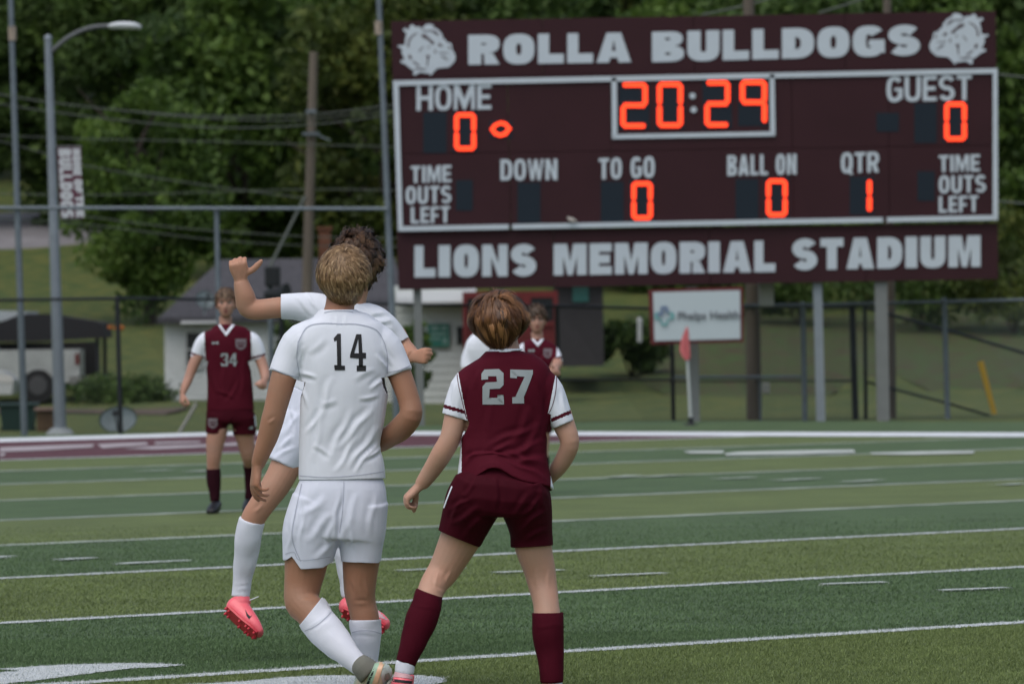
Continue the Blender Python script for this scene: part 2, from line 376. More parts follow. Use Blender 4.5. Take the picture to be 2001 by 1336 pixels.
# turf edge: runs just behind the fence line
edge = [G(-500, 852), G(0, 852), G(420, 843), G(800, 832), G(1300, 822), G(2001, 824), G(2600, 830)]
bm = bmesh.new(); bm.faces.new([bm.verts.new(p) for p in [(-60, -5, 0), (60, -5, 0)] + [(60, edge[-1].y, 0)] + [(p.x, p.y, 0) for p in edge[::-1]] + [(-60, edge[0].y, 0)]])
bmesh.ops.triangulate(bm, faces=bm.faces)
tag(finish('playing_field', bm, m_turf), 'artificial turf field in alternating light and dark green bands', kind='structure')
m_worn = mat('worn_paint', (.30, .35, .31), .9, var=.25, vscale=3)
MARKS = []   # painted polygons as numpy arrays (n,2), used to paint the turf fibres too
def strip(name, p, q, wid, m=m_paint, z=.004, step=.25, jit=.25, kind='structure', label=None):
    """ragged painted strip from p to q (Vectors on the ground)"""
    p, q = Vector(p), Vector(q); L = (q - p).length; d = (q - p) / L; s = Vector((-d.y, d.x, 0)); n = max(2, int(L / step)); v = []; f = []
    for i in range(n + 1):
        c = p + d * (L * i / n); a, b = [wid / 2 * (1 + jit * random.uniform(-1, 1)) for _ in '12']
        v += [tuple(c + s * a + Vector((0, 0, z))), tuple(c - s * b + Vector((0, 0, z)))]
        if i: k = 2 * i; f.append((k - 2, k - 1, k + 1, k))
    MARKS.append(np.array([(p + s * wid / 2)[:2], (q + s * wid / 2)[:2], (q - s * wid / 2)[:2], (p - s * wid / 2)[:2]]))
    o = mesh_np(name, v, f, 4, m); tag(o, label, kind=kind); return o
for n in range(5, 55, 5):
    q = FD - n * .9144
    near = n >= 30
    strip('yard_line', field(q, 8), field(q, SD), .16 if n > 36 else (.15 if n > 25 else .2 if n > 12 else .24), m=m_paint if n > 25 else m_worn, step=.05 if near else .2, jit=.35,
          label='white painted yard line across the turf')
strip('goal_line', field(FD, 8), field(FD, SD), .34, step=.3)
def flat(name, pts, m, z, label=None):
    bm = bmesh.new(); bm.faces.new([bm.verts.new((p[0], p[1], z)) for p in pts]); bmesh.ops.triangulate(bm, faces=bm.faces)
    o = finish(name, bm, m, recalc=False); tag(o, label, kind='structure'); return o
q1 = FD + 9.144
flat('end_zone', [field(FD + .12, 8), field(q1, 8), field(q1, SD), field(FD + .12, SD)], m_maroon_turf, .004, 'maroon painted end zone')
flat('sideline_border', [field(0, SD), field(q1 + 2.2, SD), field(q1 + 2.2, SD + 2.2), field(0, SD + 2.2)], m_bord, .008, 'broad white sideline border')
flat('end_line_border', [field(q1, 8), field(q1, SD - .01), field(q1 + 2.2, SD - .01), field(q1 + 2.2, 8)], m_bord, .008, 'broad white end line border')
# faded end zone lettering and field numerals: flat paint seen at a grazing angle
def ground_patch(pts, name='painted_mark', m=m_paint, z=.012, label=None):
    w = [G(x, y) for x, y in pts]; MARKS.append(np.array([p[:2] for p in w]))
    if pts[0][1] > 1200:        # ragged outline where the paint sits on the fibres
        o = []
        for a, b in zip(w, w[1:] + w[:1]):
            k = max(1, int((b - a).length / .035))
            for i in range(k): q = a.lerp(b, i / k); o.append(q + Vector((random.uniform(-.012, .012), random.uniform(-.03, .03), 0)))
        w = o; z = .005
    return flat(name, w, m, z, label)
m_worn2 = mat('half_worn_paint', (.42, .46, .44), .9, var=.2, vscale=2)
m_faded = mat('faded_paint', (.33, .30, .32), .9, var=.3, vscale=2.0)
for pts in ([(0, 876), (90, 872), (185, 869), (180, 875), (60, 882), (0, 884)], [(0, 887), (12, 887), (8, 892), (0, 893)],
            [(190, 869), (285, 865), (290, 870), (200, 877)], [(300, 865), (390, 863), (392, 866), (305, 869)], [(240, 878), (300, 873), (420, 869), (420, 874), (300, 879)],
            [(430, 868), (500, 864), (505, 869), (432, 873)], [(520, 862), (640, 858), (640, 862), (522, 866)]):
    ground_patch(pts, m=m_faded, label='faded white lettering stroke in the maroon end zone')
for pts in ([(1335, 884), (1345, 882.5), (1412, 882), (1416, 884), (1410, 887), (1350, 887)], [(1415, 888), (1440, 884.5), (1560, 881.5), (1668, 880), (1672, 885), (1560, 889), (1480, 890), (1420, 891)],
            [(1700, 886), (1800, 883.5), (1905, 883), (1902, 887), (1790, 889.5), (1705, 889)],
            [(0, 1308), (120, 1300), (240, 1297), (330, 1298), (360, 1301), (250, 1308), (190, 1315), (60, 1332), (-60, 1345), (-200, 1362), (-200, 1330), (-40, 1318), (40, 1312)],
            [(250, 1345), (470, 1333), (560, 1324), (640, 1321), (820, 1321), (868, 1325), (870, 1333), (800, 1350), (500, 1362)]):
    ground_patch(pts, 'field_numeral', m=m_paint if pts[0][1] > 1000 else m_worn2, label='large white field numeral seen at a grazing angle')
TK = [(228, 1104, 368, 1097), (110, 1096, 182, 1092), (-20, 1092, 22, 1089), (780, 1117, 902, 1112), (965, 1121, 1098, 1116), (1160, 1128, 1300, 1122),
      (1605, 1144, 1730, 1140), (1835, 1156, 1968, 1151), (1400, 937, 1474, 934), (1520, 940, 1594, 936), (1655, 943, 1720, 939), (270, 922, 335, 919.5), (370, 923, 420, 920),
      (1950, 949, 2001, 946), (1200, 934, 1240, 930), (1265, 933, 1330, 929)]
for x0, y0, x1, y1 in TK:
    strip('hash_mark', G(x0, y0), G(x1, y1), (.1 if y0 > 1000 else .2), m_paint if y0 > 1000 else m_worn, step=.04, jit=.4, z=.012, label='short white hash mark on the turf')

# turf fibres: one triangle each, painted where a marking crosses them
def inside(poly, X, Y):
    r = np.zeros(len(X), bool); j = len(poly) - 1
    for i in range(len(poly)):
        xi, yi = poly[i]; xj, yj = poly[j]
        c = ((yi > Y) != (yj > Y)) & (X < (xj - xi) * (Y - yi) / (yj - yi + 1e-12) + xi); r ^= c; j = i
    return r
def fibres(y0, y1, dens, w, h, yt=None):
    yc = y1; y1 = yt or y1
    A = (y1 - y0) * 2 * (y1 * .078 + .25); n = int(A * dens)
    Y = RNG.uniform(y0, y1, n); X = RNG.uniform(-1, 1, n) * (y1 * .078 + .25)
    k = (np.abs(X) < Y * .078 + .25) & (RNG.uniform(0, 1, n) < np.clip(1 - (Y - (y0 + yc) / 2) / (y1 - (y0 + yc) / 2), 0, 1) if yt else True); X, Y = X[k], Y[k]; n = len(X)
    paint = np.zeros(n)
    for pl in MARKS:
        b = (pl[:, 0].min() - .1 < X.max()) and (pl[:, 1].min() < y1 + .5) and (pl[:, 1].max() > y0 - .5)
        if b: paint[inside(pl, X + RNG.normal(0, .012, n), Y + RNG.normal(0, .012, n))] = 1
    paint *= RNG.uniform(0, 1, n) < .93
    a = RNG.uniform(0, math.pi, n); H = h * RNG.uniform(.5, 1.15, n); W = w * RNG.uniform(.6, 1.3, n)
    lx, ly = RNG.normal(0, .45, n) * H + H * .15, RNG.normal(0, .45, n) * H
    v = np.zeros((n, 3, 3)); v[:, 0] = np.stack([X - np.cos(a) * W, Y - np.sin(a) * W, np.zeros(n)], 1); v[:, 1] = np.stack([X + np.cos(a) * W, Y + np.sin(a) * W, np.zeros(n)], 1)
    v[:, 2] = np.stack([X + lx, Y + ly, H], 1)
    f = np.arange(n * 3).reshape(n, 3)
    rnd = np.repeat(RNG.choice([.8, .92, 1.02, 1.15, 1.5], n, p=[.2, .3, .3, .15, .05]), 3)
    o = mesh_np('turf_fibres', v.reshape(-1, 3), f, 3, m_blade, attrs={'rnd': rnd, 'paint': np.repeat(paint, 3)})
    tag(o, 'green turf fibres standing on the field', kind='stuff')
fibres(24.5, 31.5, 8500, .0017, .014); fibres(31.5, 41, 2600, .0026, .013, 50)

# ================================================================ BACKGROUND
# road, path, bank
def draped(name, pts_fn, xs, m, label, lift=.05):
    v, f = [], []
    for i, x in enumerate(xs):
        a, b = pts_fn(x)
        for r_ in range(9): y = a + (b - a) * r_ / 8; v.append((x, y, terrain(x, y) + lift * (1 if 0 < r_ < 8 else -.6)))
        if i:
            for r_ in range(8): k = 9 * i + r_; f.append((k - 9, k, k + 1, k - 8))
    tag(mesh_np(name, v, f, 4, m, smooth=True), label, kind='structure')
m_road = mat('road', (.17, .165, .175), .9, var=.15, vscale=1.5)
draped('road', lambda x: (199 + max(0, (x + 14) * .8), 210 + max(0, (x + 14) * .8)), list(np.arange(-60, -11.2, .6)), m_road, 'grey road climbing the hillside at the left', .12)
m_path = mat('bare_path', (.07, .05, .035), .95, var=.3, vscale=2)
draped('footpath', lambda x: (132 + x * .25 + .3 * math.sin(x * 2), 143 + x * .25 + .4 * math.sin(x * 2.7)), list(np.arange(-14, -6.5, .4)), m_path, 'brown dirt footpath crossing the yard behind the fence', .02)
m_bank = mat('earth_bank', (.050, .030, .015), .95, vscale=2.3, col2=(.036, .078, .012), bump=.5, bscale=5)
draped('earth_bank', lambda x: (152 + 3 * math.sin(x * .9) + 2 * math.sin(x * 2.3 + 1) + 1.5 * math.sin(x * 5.1), 176), list(np.arange(3, 30, .5)), m_bank, 'dark earth bank below the trees at the right', .06)

m_bark = mat('bark', (.035, .028, .022), .95, var=.4, vscale=4, bump=.8, bscale=12)
def leafmat(name, a, b, c):
    m = attr_mix_mat(name, [(0, a), (.45, b), (1, c)], 'rnd', rough=.6, translucent=.35, spec=.25); return m
LEAF = [leafmat('leaf_dark', (.034, .060, .018), (.058, .104, .026), (.105, .168, .038)),
        leafmat('leaf_mid', (.036, .068, .018), (.072, .130, .026), (.130, .205, .040)),
        leafmat('leaf_olive', (.036, .056, .016), (.076, .110, .024), (.150, .170, .038))]
def crown_mesh(name, n, R, Hh, seed, leaf=(.10, .22)):
    r = np.random.default_rng(seed); nb = 46
    # limbs' end clumps spread through the crown
    bc = r.normal(0, 1, (nb, 3)); bc /= np.linalg.norm(bc, axis=1)[:, None]; bc *= (r.uniform(.35, 1, nb) ** .5)[:, None]
    bc[:, 0] *= R * .8; bc[:, 1] *= R * .8; bc[:, 2] = bc[:, 2] * Hh * .42 + Hh * .5; br = r.uniform(.5, 1.25, nb) * R * .33
    idx = r.integers(0, nb, n); p = r.normal(0, 1, (n, 3)); p /= np.linalg.norm(p, axis=1)[:, None]; p *= (r.uniform(0, 1, n) ** .4)[:, None]
    c = bc[idx] + p * br[idx][:, None] * np.array([1, 1, .75])
    u = r.normal(0, 1, (n, 3)); u /= np.linalg.norm(u, axis=1)[:, None]; w = np.cross(u, r.normal(0, 1, (n, 3))); w /= np.linalg.norm(w, axis=1)[:, None]
    s = r.uniform(*leaf, n)[:, None]
    v = np.stack([c - u * s, c - w * s * .55, c + u * s, c + w * s * .5], 1).reshape(-1, 3)
    rn = np.clip(r.normal(.45, .2, nb)[idx] + r.normal(0, .18, n), 0, 1)
    me = bpy.data.meshes.new(name); me.vertices.add(len(v)); me.vertices.foreach_set('co', v.astype(np.float32).ravel())
    me.loops.add(n * 4); me.loops.foreach_set('vertex_index', np.arange(n * 4, dtype=np.int32)); me.polygons.add(n); me.polygons.foreach_set('loop_start', np.arange(n, dtype=np.int32) * 4)
    a = me.attributes.new('rnd', 'FLOAT', 'POINT'); a.data.foreach_set('value', np.repeat(rn, 4).astype(np.float32)); me.update(calc_edges=True)
    return me
def trunk_mesh(h, r, seed):
    rr = random.Random(seed); bm = bmesh.new(); c = [(rr.uniform(-.12, .12) * i, rr.uniform(-.12, .12) * i, h * i / 5 - .3, r * (1 - i * .15), r * (1 - i * .15)) for i in range(6)]
    tube(bm, c, seg=8, sub=2, side=(1, 0, 0))
    for k in range(7):
        a = rr.uniform(0, 6.28); z = h * rr.uniform(.3, .8); L = h * rr.uniform(.25, .45)
        tube(bm, [(0, 0, z, r * .4, r * .4), (math.cos(a) * L * .6, math.sin(a) * L * .6, z + L * .5, r * .25, r * .25), (math.cos(a) * L, math.sin(a) * L, z + L * .9, r * .08, r * .08)], seg=6, sub=2, side=(.3, .2, 1))
    me = bpy.data.meshes.new('trunk'); bm.to_mesh(me); bm.free(); me.materials.append(m_bark); return me
CR = []
for k in range(5):
    me = crown_mesh('crown', 13000, 3.3, 10.5, 20 + k); me.materials.append(LEAF[k % 3]); CR.append(me)
TRK = [trunk_mesh(8.5, .28, k) for k in range(3)]
tone = ['deep green', 'fresh green', 'olive green']
def tree(x, y, sc, k, base, label, squash=1.0):
    base -= 2.0
    z = terrain(x, y) - .1; r = empty('tree', (x, y, z), label, 'tree', 'broadleaf trees of the hillside wood')
    c = bpy.data.objects.new('crown', CR[k % 5]); COL.objects.link(c); c.parent = r; c.location = (0, 0, base); c.rotation_euler = (0, 0, (k * 2.4) % 6.28); c.scale = (sc, sc, sc * squash)
    t = bpy.data.objects.new('trunk', TRK[k % 3]); COL.objects.link(t); t.parent = r; t.scale = (sc * .9, sc * .9, (base + 6) / 8.5)
    return r
row1 = [(-11.8, 203, 1.0, 0, 3.2, 'deep green tree beyond the road at the far left edge'), (-7.6, 190, 1.1, 1, .9, 'fresh green tree right of the street lamp, its crown low over the lawn'),
        (-9.6, 176, .72, 4, 1.9, 'small fresh green tree whose dark bare trunk stands left of the white shed'),
        (-3.6, 186, 1.05, 2, 1.2, 'olive tinted tree behind the wooden utility pole'), (.2, 188, 1.1, 3, .8, 'deep green tree behind the upper left corner of the scoreboard'),
        (4.2, 185, 1.05, 1, .6, 'tree behind the clock of the scoreboard'), (8.4, 187, 1.1, 0, .6, 'dark tree behind the right half of the scoreboard'),
        (12.4, 184, 1.05, 4, .4, 'fresh green tree at the right edge beyond the scoreboard'), (16.6, 186, 1.1, 3, .6, 'tree just outside the right edge of the wood'),
        (-16.4, 205, 1.1, 3, 2.8, 'tree beyond the road outside the left edge')]
for x, y, sc, k, b, l in row1: tree(x, y, sc, k, b, l)
i = 0
for yy, n, off in ((205, 9, 0), (222, 10, 1.8), (246, 11, .6)):
    for j in range(n):
        x = -22 + off + j * (44 / (n - 1)) + random.uniform(-.8, .8)
        if yy == 205 and x < -6: continue
        i += 1
        t = tree(x, yy + random.uniform(-3, 3), random.uniform(1.1, 1.45), i, random.uniform(.5, 1.5) * (1.4 if x < -5 else 1), f"{ {205: 'second row tree', 222: 'third row tree', 246: 'rearmost tree'}[yy]} of the hillside wood, {'at the left of the picture' if x < -6 else 'above the house roof' if x < 0 else 'behind the left half of the scoreboard' if x < 5.5 else 'behind the right half of the scoreboard' if x < 13 else 'beyond the right edge'}", 1.15)
        t['group'] = 'trees deeper in the wood'
# understorey on the bank below the scoreboard
UND = crown_mesh('undergrowth', 9000, 3.2, 5.0, 77, (.09, .2)); UND.materials.append(LEAF[0])
for j in range(15):
    x = -12.2 + j * 2.3; r = empty('understorey_shrub', (x, (205 if j < 3 else 196) + (j % 3) * 1.5, terrain(x, 205 if j < 3 else 196) - .8), f"broad shrub under the trees, {['at the top of the left lawn', 'above the house roof', 'behind the left half of the scoreboard', 'behind the right half of the scoreboard'][(j > 2) + (j > 5) + (j > 8)]}", 'shrub', 'understorey shrubs at the foot of the wood'); o = bpy.data.objects.new('foliage', UND); COL.objects.link(o); o.parent = r; o.rotation_euler = (0, 0, j * 1.3); o.scale = (1, 1, .9 + .2 * (j % 2))
def shrub(name, x, y, R, H, n, k, label, cat='bush', group=None, leaf=(.05, .12), z=None):
    z = terrain(x, y) if z is None else z; r = empty(name, (x, y, z), label, cat, group)
    me = crown_mesh('foliage', n, R, H, int(abs(x) * 100 + y), leaf); me.materials.append(LEAF[k]); o = bpy.data.objects.new('foliage', me); COL.objects.link(o); o.parent = r
    bm = bmesh.new()
    for q in range(4): a = q * 1.6; tube(bm, [(0, 0, -.1, .03, .03), (math.cos(a) * R * .3, math.sin(a) * R * .3, H * .5, .015, .015)], seg=5, sub=1, side=(1, 0, 0))
    me = bpy.data.meshes.new('stem'); bm.to_mesh(me); bm.free(); me.materials.append(m_bark); o = bpy.data.objects.new('stem', me); COL.objects.link(o); o.parent = r
for j, (px, d, R, H, k, l) in enumerate([(1560, 172, 1.9, 3.2, 0, 'dark shrub under the scoreboard between the wooden poles'), (1800, 170, 2.1, 3.4, 0, 'dark shrub right of the tall grey scoreboard post'),
        (1980, 168, 1.9, 3.6, 2, 'olive shrub at the right edge behind the grey fence'), (1390, 176, 2.0, 3.0, 0, 'dark shrub behind the white sponsor sign'), (1232, 158, 1.0, 1.5, 0, 'low dark bush beside the small white pipe'),
        (1690, 178, 2.2, 3.2, 1, 'shrub behind the broad grey scoreboard post')]):
    p = P(px, 600, d); shrub('shrub', p.x, d, R, H, 4200, k, l, group='shrubs along the bank')
p = P(812, 700, 140); shrub('garden_bush', p.x, 140, .42, 1.9, 1500, 1, 'tall thin garden bush in front of the white building', leaf=(.04, .09))
p = P(572, 700, 142); shrub('garden_bush', p.x, 142, .5, 1.9, 2200, 0, 'dark garden bush against the white shed wall behind the two white players', leaf=(.04, .09))
p = P(240, 760, 150); shrub('garden_bush', p.x, 150, 1.5, .42, 2200, 0, 'low dark bush on the lawn beside the parked pickup', leaf=(.05, .1))

# a house at the left edge of the yard
def W(px, py, d, dy=0): p = P(px, py, d); return Vector((p.x, d + dy, p.z))
m_sid = mat('white_siding', (.52, .55, .55), .7, var=.06, vscale=3)
m_roof = mat('grey_shingles', (.050, .050, .058), .9, var=.25, vscale=9, bump=.4, bscale=20)
m_dark = mat('dark_glass', (.012, .014, .018), .25)
m_trim = mat('white_trim', (.40, .42, .42), .6)
def house():
    d = 150; b = W(430, 790, d); r = empty('house', (b.x, d, terrain(b.x, d)), 'white sided shed house with a wide grey hipped roof behind the fence', 'house')
    x0, x1 = W(322, 700, d).x, W(778, 700, d).x; zb = terrain(0, d) - .2; ze = W(430, 622, d).z
    bm = bmesh.new(); n = 17; hgt = (ze - zb) / n
    for i in range(n):                                         # lapped siding courses
        z0 = zb + i * hgt; prism(bm, [Vector((x0, d - .02, z0)), Vector((x0, d - .032, z0)), Vector((x0, d - .012, z0 + hgt)), Vector((x0, d, z0 + hgt)), Vector((x0, d + .02, z0 + hgt))], (x1 - x0, 0, 0))
    box(bm, (x0, d + .02, zb), (x1, d + 6, ze)); finish('wall', bm, m_sid, r)
    # hipped roof
    ex0, ex1 = W(308, 620, d).x, W(800, 620, d).x; rz = W(600, 505, d + 3).z; rx0 = W(432, 505, d + 3).x; rx1 = W(770, 505, d + 3).x
    v = [Vector((ex0, d - .3, ze)), Vector((ex1, d - .3, ze)), Vector((ex1, d + 6.3, ze)), Vector((ex0, d + 6.3, ze)), Vector((rx0, d + 3, rz)), Vector((rx1, d + 3, rz))]
    bm = bmesh.new(); vs = [bm.verts.new(q) for q in v]
    for f in ((0, 1, 5, 4), (1, 2, 5), (2, 3, 4, 5), (3, 0, 4), (0, 3, 2, 1)): bm.faces.new([vs[i] for i in f])
    ro = finish('roof', bm, m_roof, r)
    bm = bmesh.new(); a = W(624, 512, d + 2.4); c = W(646, 449, d + 2.4); box(bm, (a.x, d + 2.2, a.z - .5), (c.x, d + 2.7, c.z)); box(bm, (a.x - .04, d + 2.16, c.z), (c.x + .04, d + 2.74, c.z + .07))
    finish('chimney', bm, mat('orange_brick', (.11, .045, .025), .9, var=.3, vscale=12), ro)
    bm = bmesh.new(); box(bm, (ex0, d - .36, ze - .1), (ex1, d - .3, ze + .03)); finish('gutter', bm, m_roof, r)
    bm = bmesh.new(); a, c = W(366, 715, d), W(392, 650, d); box(bm, (a.x, d - .08, a.z), (c.x, d - .04, c.z)); w = finish('window', bm, m_dark, r)
    bm = bmesh.new()
    for lo, hi in (((a.x - .06, a.z - .06), (c.x + .06, a.z)), ((a.x - .06, c.z), (c.x + .06, c.z + .06)), ((a.x - .06, a.z), (a.x, c.z)), ((c.x, a.z), (c.x + .06, c.z)), ((a.x, (a.z + c.z) / 2 - .02), (c.x, (a.z + c.z) / 2 + .02))):
        box(bm, (lo[0], d - .1, lo[1]), (hi[0], d - .05, hi[1]))
    finish('window_frame', bm, m_trim, w)
    bm = bmesh.new(); a, c = W(355, 632, d), W(430, 618, d); prism(bm, [Vector((a.x, d - .1, a.z)), Vector((a.x, d - .5, a.z)), Vector((a.x, d - .1, c.z))], (c.x - a.x, 0, 0)); finish('awning', bm, m_trim, r)
house()
def white_building():
    d = 146; a, c = W(772, 806, d), W(907, 592, d); r = empty('white_building', (a.x, d, a.z), 'white boarded outbuilding with a pale awning beside the red doors', 'building')
    bm = bmesh.new(); n = 14; hg = (c.z - a.z) / n
    for i in range(n): z0 = a.z + i * hg; prism(bm, [Vector((a.x, d - .02, z0)), Vector((a.x, d - .03, z0)), Vector((a.x, d - .012, z0 + hg)), Vector((a.x, d + .03, z0 + hg))], (c.x - a.x, 0, 0))
    box(bm, (a.x, d + .03, a.z - .3), (c.x, d + 4, c.z + .4)); finish('wall', bm, mat('outbuilding_white', (.52, .57, .56), .7, var=.08, vscale=2), r)
    bm = bmesh.new(); p, q = W(775, 594, d), W(930, 560, d); prism(bm, [Vector((p.x, d - .8, p.z)), Vector((p.x, d - .8, p.z + .04)), Vector((p.x, d + .3, q.z)), Vector((p.x, d + .3, q.z - .04))], (q.x - p.x, 0, 0))
    finish('awning', bm, m_trim, r)
    bm = bmesh.new(); p, q = W(893, 672, d), W(905, 638, d); box(bm, (p.x, d - .1, p.z), (q.x, d - .05, q.z)); finish('window', bm, m_dark, r)
    s = empty('green_sign', W(855, 690, d, -.2), 'small green sign with pale lines on the white outbuilding', 'sign')
    bm = bmesh.new(); p, q = W(836, 678, d), W(878, 632, d); box(bm, (p.x, d - .14, p.z), (q.x, d - .1, q.z)); finish('panel', bm, mat('green_sign', (.02, .16, .12), .5), s)
    bm = bmesh.new()
    for x0, x1, y0, y1 in ((842, 858, 637, 645), (862, 873, 637, 645), (842, 873, 650, 655), (842, 862, 660, 664), (866, 873, 660, 672)):
        p, q = W(x0, y1, d), W(x1, y0, d); box(bm, (p.x, d - .15, p.z), (q.x, d - .142, q.z))
    finish('lettering', bm, mat('sign_grey', (.2, .33, .3), .6), s)
white_building()
def red_doors():
    d = 143; a, c = W(907, 812, d), W(1090, 568, d); r = empty('red_shed', (a.x, d, a.z), 'red painted shed front with three dark window panes', 'shed')
    m = mat('red_paint', (.115, .010, .012), .55, var=.1, vscale=3); bm = bmesh.new(); box(bm, (a.x, d + .05, a.z), (c.x, d + 3, c.z)); finish('wall', bm, m, r)
    wd_ = (c.x - a.x) / 3
    for k in range(3):
        x0 = a.x + wd_ * k; bm = bmesh.new(); z1, z0 = W(1000, 582, d).z, W(1000, 628, d).z
        for lo, hi in (((x0, a.z), (x0 + .1, c.z)), ((x0 + wd_ - .1, a.z), (x0 + wd_, c.z)), ((x0 + .1, z1), (x0 + wd_ - .1, c.z)), ((x0 + .1, z0 - .12), (x0 + wd_ - .1, z0)), ((x0 + .1, a.z), (x0 + wd_ - .1, a.z + .15))):
            box(bm, (lo[0], d, lo[1]), (hi[0] - .004, d + .048, hi[1]))
        dr = finish('door', bm, m, r); bm = bmesh.new(); box(bm, (x0 + .1, d + .02, z0), (x0 + wd_ - .1, d + .045, z1)); finish('pane', bm, m_dark, dr)
red_doors()
def dark_building():
    d = 152; a, c = W(1085, 665, d), W(1178, 545, d); r = empty('dark_building', (a.x, d, a.z - .4), 'dark grey building with a teal window left of the sponsor sign', 'building')
    bm = bmesh.new(); box(bm, (a.x, d, a.z - .6), (c.x, d + 5, c.z)); finish('wall', bm, mat('dark_wall', (.035, .033, .036), .8, var=.1), r)
    bm = bmesh.new(); box(bm, (a.x - .2, d - .4, c.z), (c.x + .25, d + 5.3, c.z + .18)); finish('roof', bm, m_roof, r)
    bm = bmesh.new(); p, q = W(1119, 590, d), W(1150, 558, d); box(bm, (p.x, d - .05, p.z), (q.x, d - .01, q.z)); finish('window', bm, mat('teal_glass', (.03, .12, .11), .3), r)
dark_building()
def pipe(px, y0, y1, d, r, m, name, label, cat):
    a, b = W(px, y1, d), W(px, y0, d); e = empty(name, a, label, cat); pole('pipe', a, b, r, r, m, e)
    bm = bmesh.new(); tube(bm, [(*b, r * 1.15, r * 1.15), (b.x, b.y, b.z + .05, r * 1.15, r * 1.15)], sub=1, side=(1, 0, 0), ends=(0, 1)); finish('cap', bm, m, e)
pipe(1250, 630, 668, 150, .055, m_trim, 'vent_pipe', 'short white vent pipe standing in the grass left of the sponsor sign', 'pipe')
bm = bmesh.new(); a, b = W(1945, 815, 104), W(1916, 706, 104)
tube(bm, [(*a, .038, .02), (*b, .05, .02)], sub=1, side=(1, 0, 0)); tag(finish('marker_post', bm, mat('yellow_paint', (.36, .23, .02), .6)), 'leaning yellow marker post behind the grey fence at right', 'marker post')
bm = bmesh.new(); a, b = W(350, 846, 96.5), W(384, 788, 96.5); tube(bm, [(*a, .025, .025), (*b, .025, .025)], sub=1); tag(finish('leaning_rod', bm, mat('dull_white', (.3, .3, .29), .7)), 'pale rod leaning outside the fence left of player 34', 'rod')

# parked vehicles and carport on the left
def wheel(parent, x, y, z, r):
    bm = bmesh.new(); tube(bm, [(x, y - .1, z, r, r), (x, y + .1, z, r, r)], sub=1, seg=20, side=(1, 0, 0)); w = finish('wheel', bm, mat('tyre', (.012, .012, .013), .85), parent)
    bm = bmesh.new(); tube(bm, [(x, y - .125, z, r * .55, r * .55), (x, y - .101, z, r * .6, r * .6)], sub=1, seg=14, side=(1, 0, 0)); finish('rim', bm, mat('rim', (.09, .09, .095), .4, metal=.6), w)
def pickup():
    d = 152; xr = W(155, 700, d).x; zg = terrain(xr, d) ; x = lambda k: xr - k
    r = empty('pickup_truck', (xr - 2.6, d + .9, zg), 'dirty pale grey pickup truck parked under the carport at the left edge', 'pickup truck'); m = mat('truck_paint', (.34, .36, .355), .45, var=.15, vscale=2)
    zb = W(100, 742, d).z - zg; zt = W(100, 683, d).z - zg
    def prof(pts, y0, y1, name, mm, par=r): bm = bmesh.new(); prism(bm, [Vector((x(a), y0, zg + b)) for a, b in pts], (0, y1 - y0, 0)); return finish(name, bm, mm, par)
    h = max(zt, .95); prof([(0, .45), (0, h), (2.0, h), (2.0, h + .02), (3.9, h + .02), (5.4, h - .12), (5.45, .45)], d, d + 1.8, 'body', m)
    prof([(1.95, h + .02), (2.2, h + .5), (3.3, h + .52), (3.95, h + .02)], d + .08, d + 1.72, 'cab', m)
    prof([(2.15, h + .07), (2.3, h + .43), (2.75, h + .45), (2.75, h + .07)], d + .06, d + .078, 'window', m_dark); prof([(2.82, h + .07), (2.82, h + .45), (3.25, h + .45), (3.75, h + .07)], d + .06, d + .078, 'window', m_dark)
    prof([(-.03, .42), (-.06, .6), (.25, .6), (.25, .42)], d - .03, d + 1.83, 'bumper', mat('chrome', (.3, .3, .3), .3, metal=.8))
    prof([(-.005, h - .35), (-.005, h - .1), (.1, h - .1), (.1, h - .35)], d - .012, d, 'tail_light', mat('tail_light', (.10, .015, .012), .3))
    for k in (.95, 4.6): wheel(r, x(k), d + .06, zg + .38, .38)
pickup()
def sedan():
    d = 143; xr = W(22, 700, d).x; zg = terrain(xr, d); r = empty('parked_car', (xr - 2, d + .8, zg), 'white car whose nose shows at the left edge in front of the pickup', 'car')
    m = mat('car_white', (.4, .42, .42), .35); x = lambda k: xr - k
    def prof(pts, y0, y1, name, mm): bm = bmesh.new(); prism(bm, [Vector((x(a), y0, zg + b)) for a, b in pts], (0, y1 - y0, 0)); return finish(name, bm, mm, r)
    prof([(0, .3), (-.04, .6), (.15, .78), (1.2, .92), (4.3, .95), (4.5, .7), (4.5, .3)], d, d + 1.7, 'body', m); prof([(1.2, .9), (1.9, 1.4), (3.4, 1.42), (4.2, .95)], d + .12, d + 1.58, 'cabin', m_dark)
    prof([(-.03, .55), (-.02, .7), (.3, .72), (.3, .58)], d - .012, d, 'headlight', mat('lens', (.5, .5, .48), .2))
    for k in (.8, 3.6): wheel(r, x(k), d + .05, zg + .32, .32)
sedan()
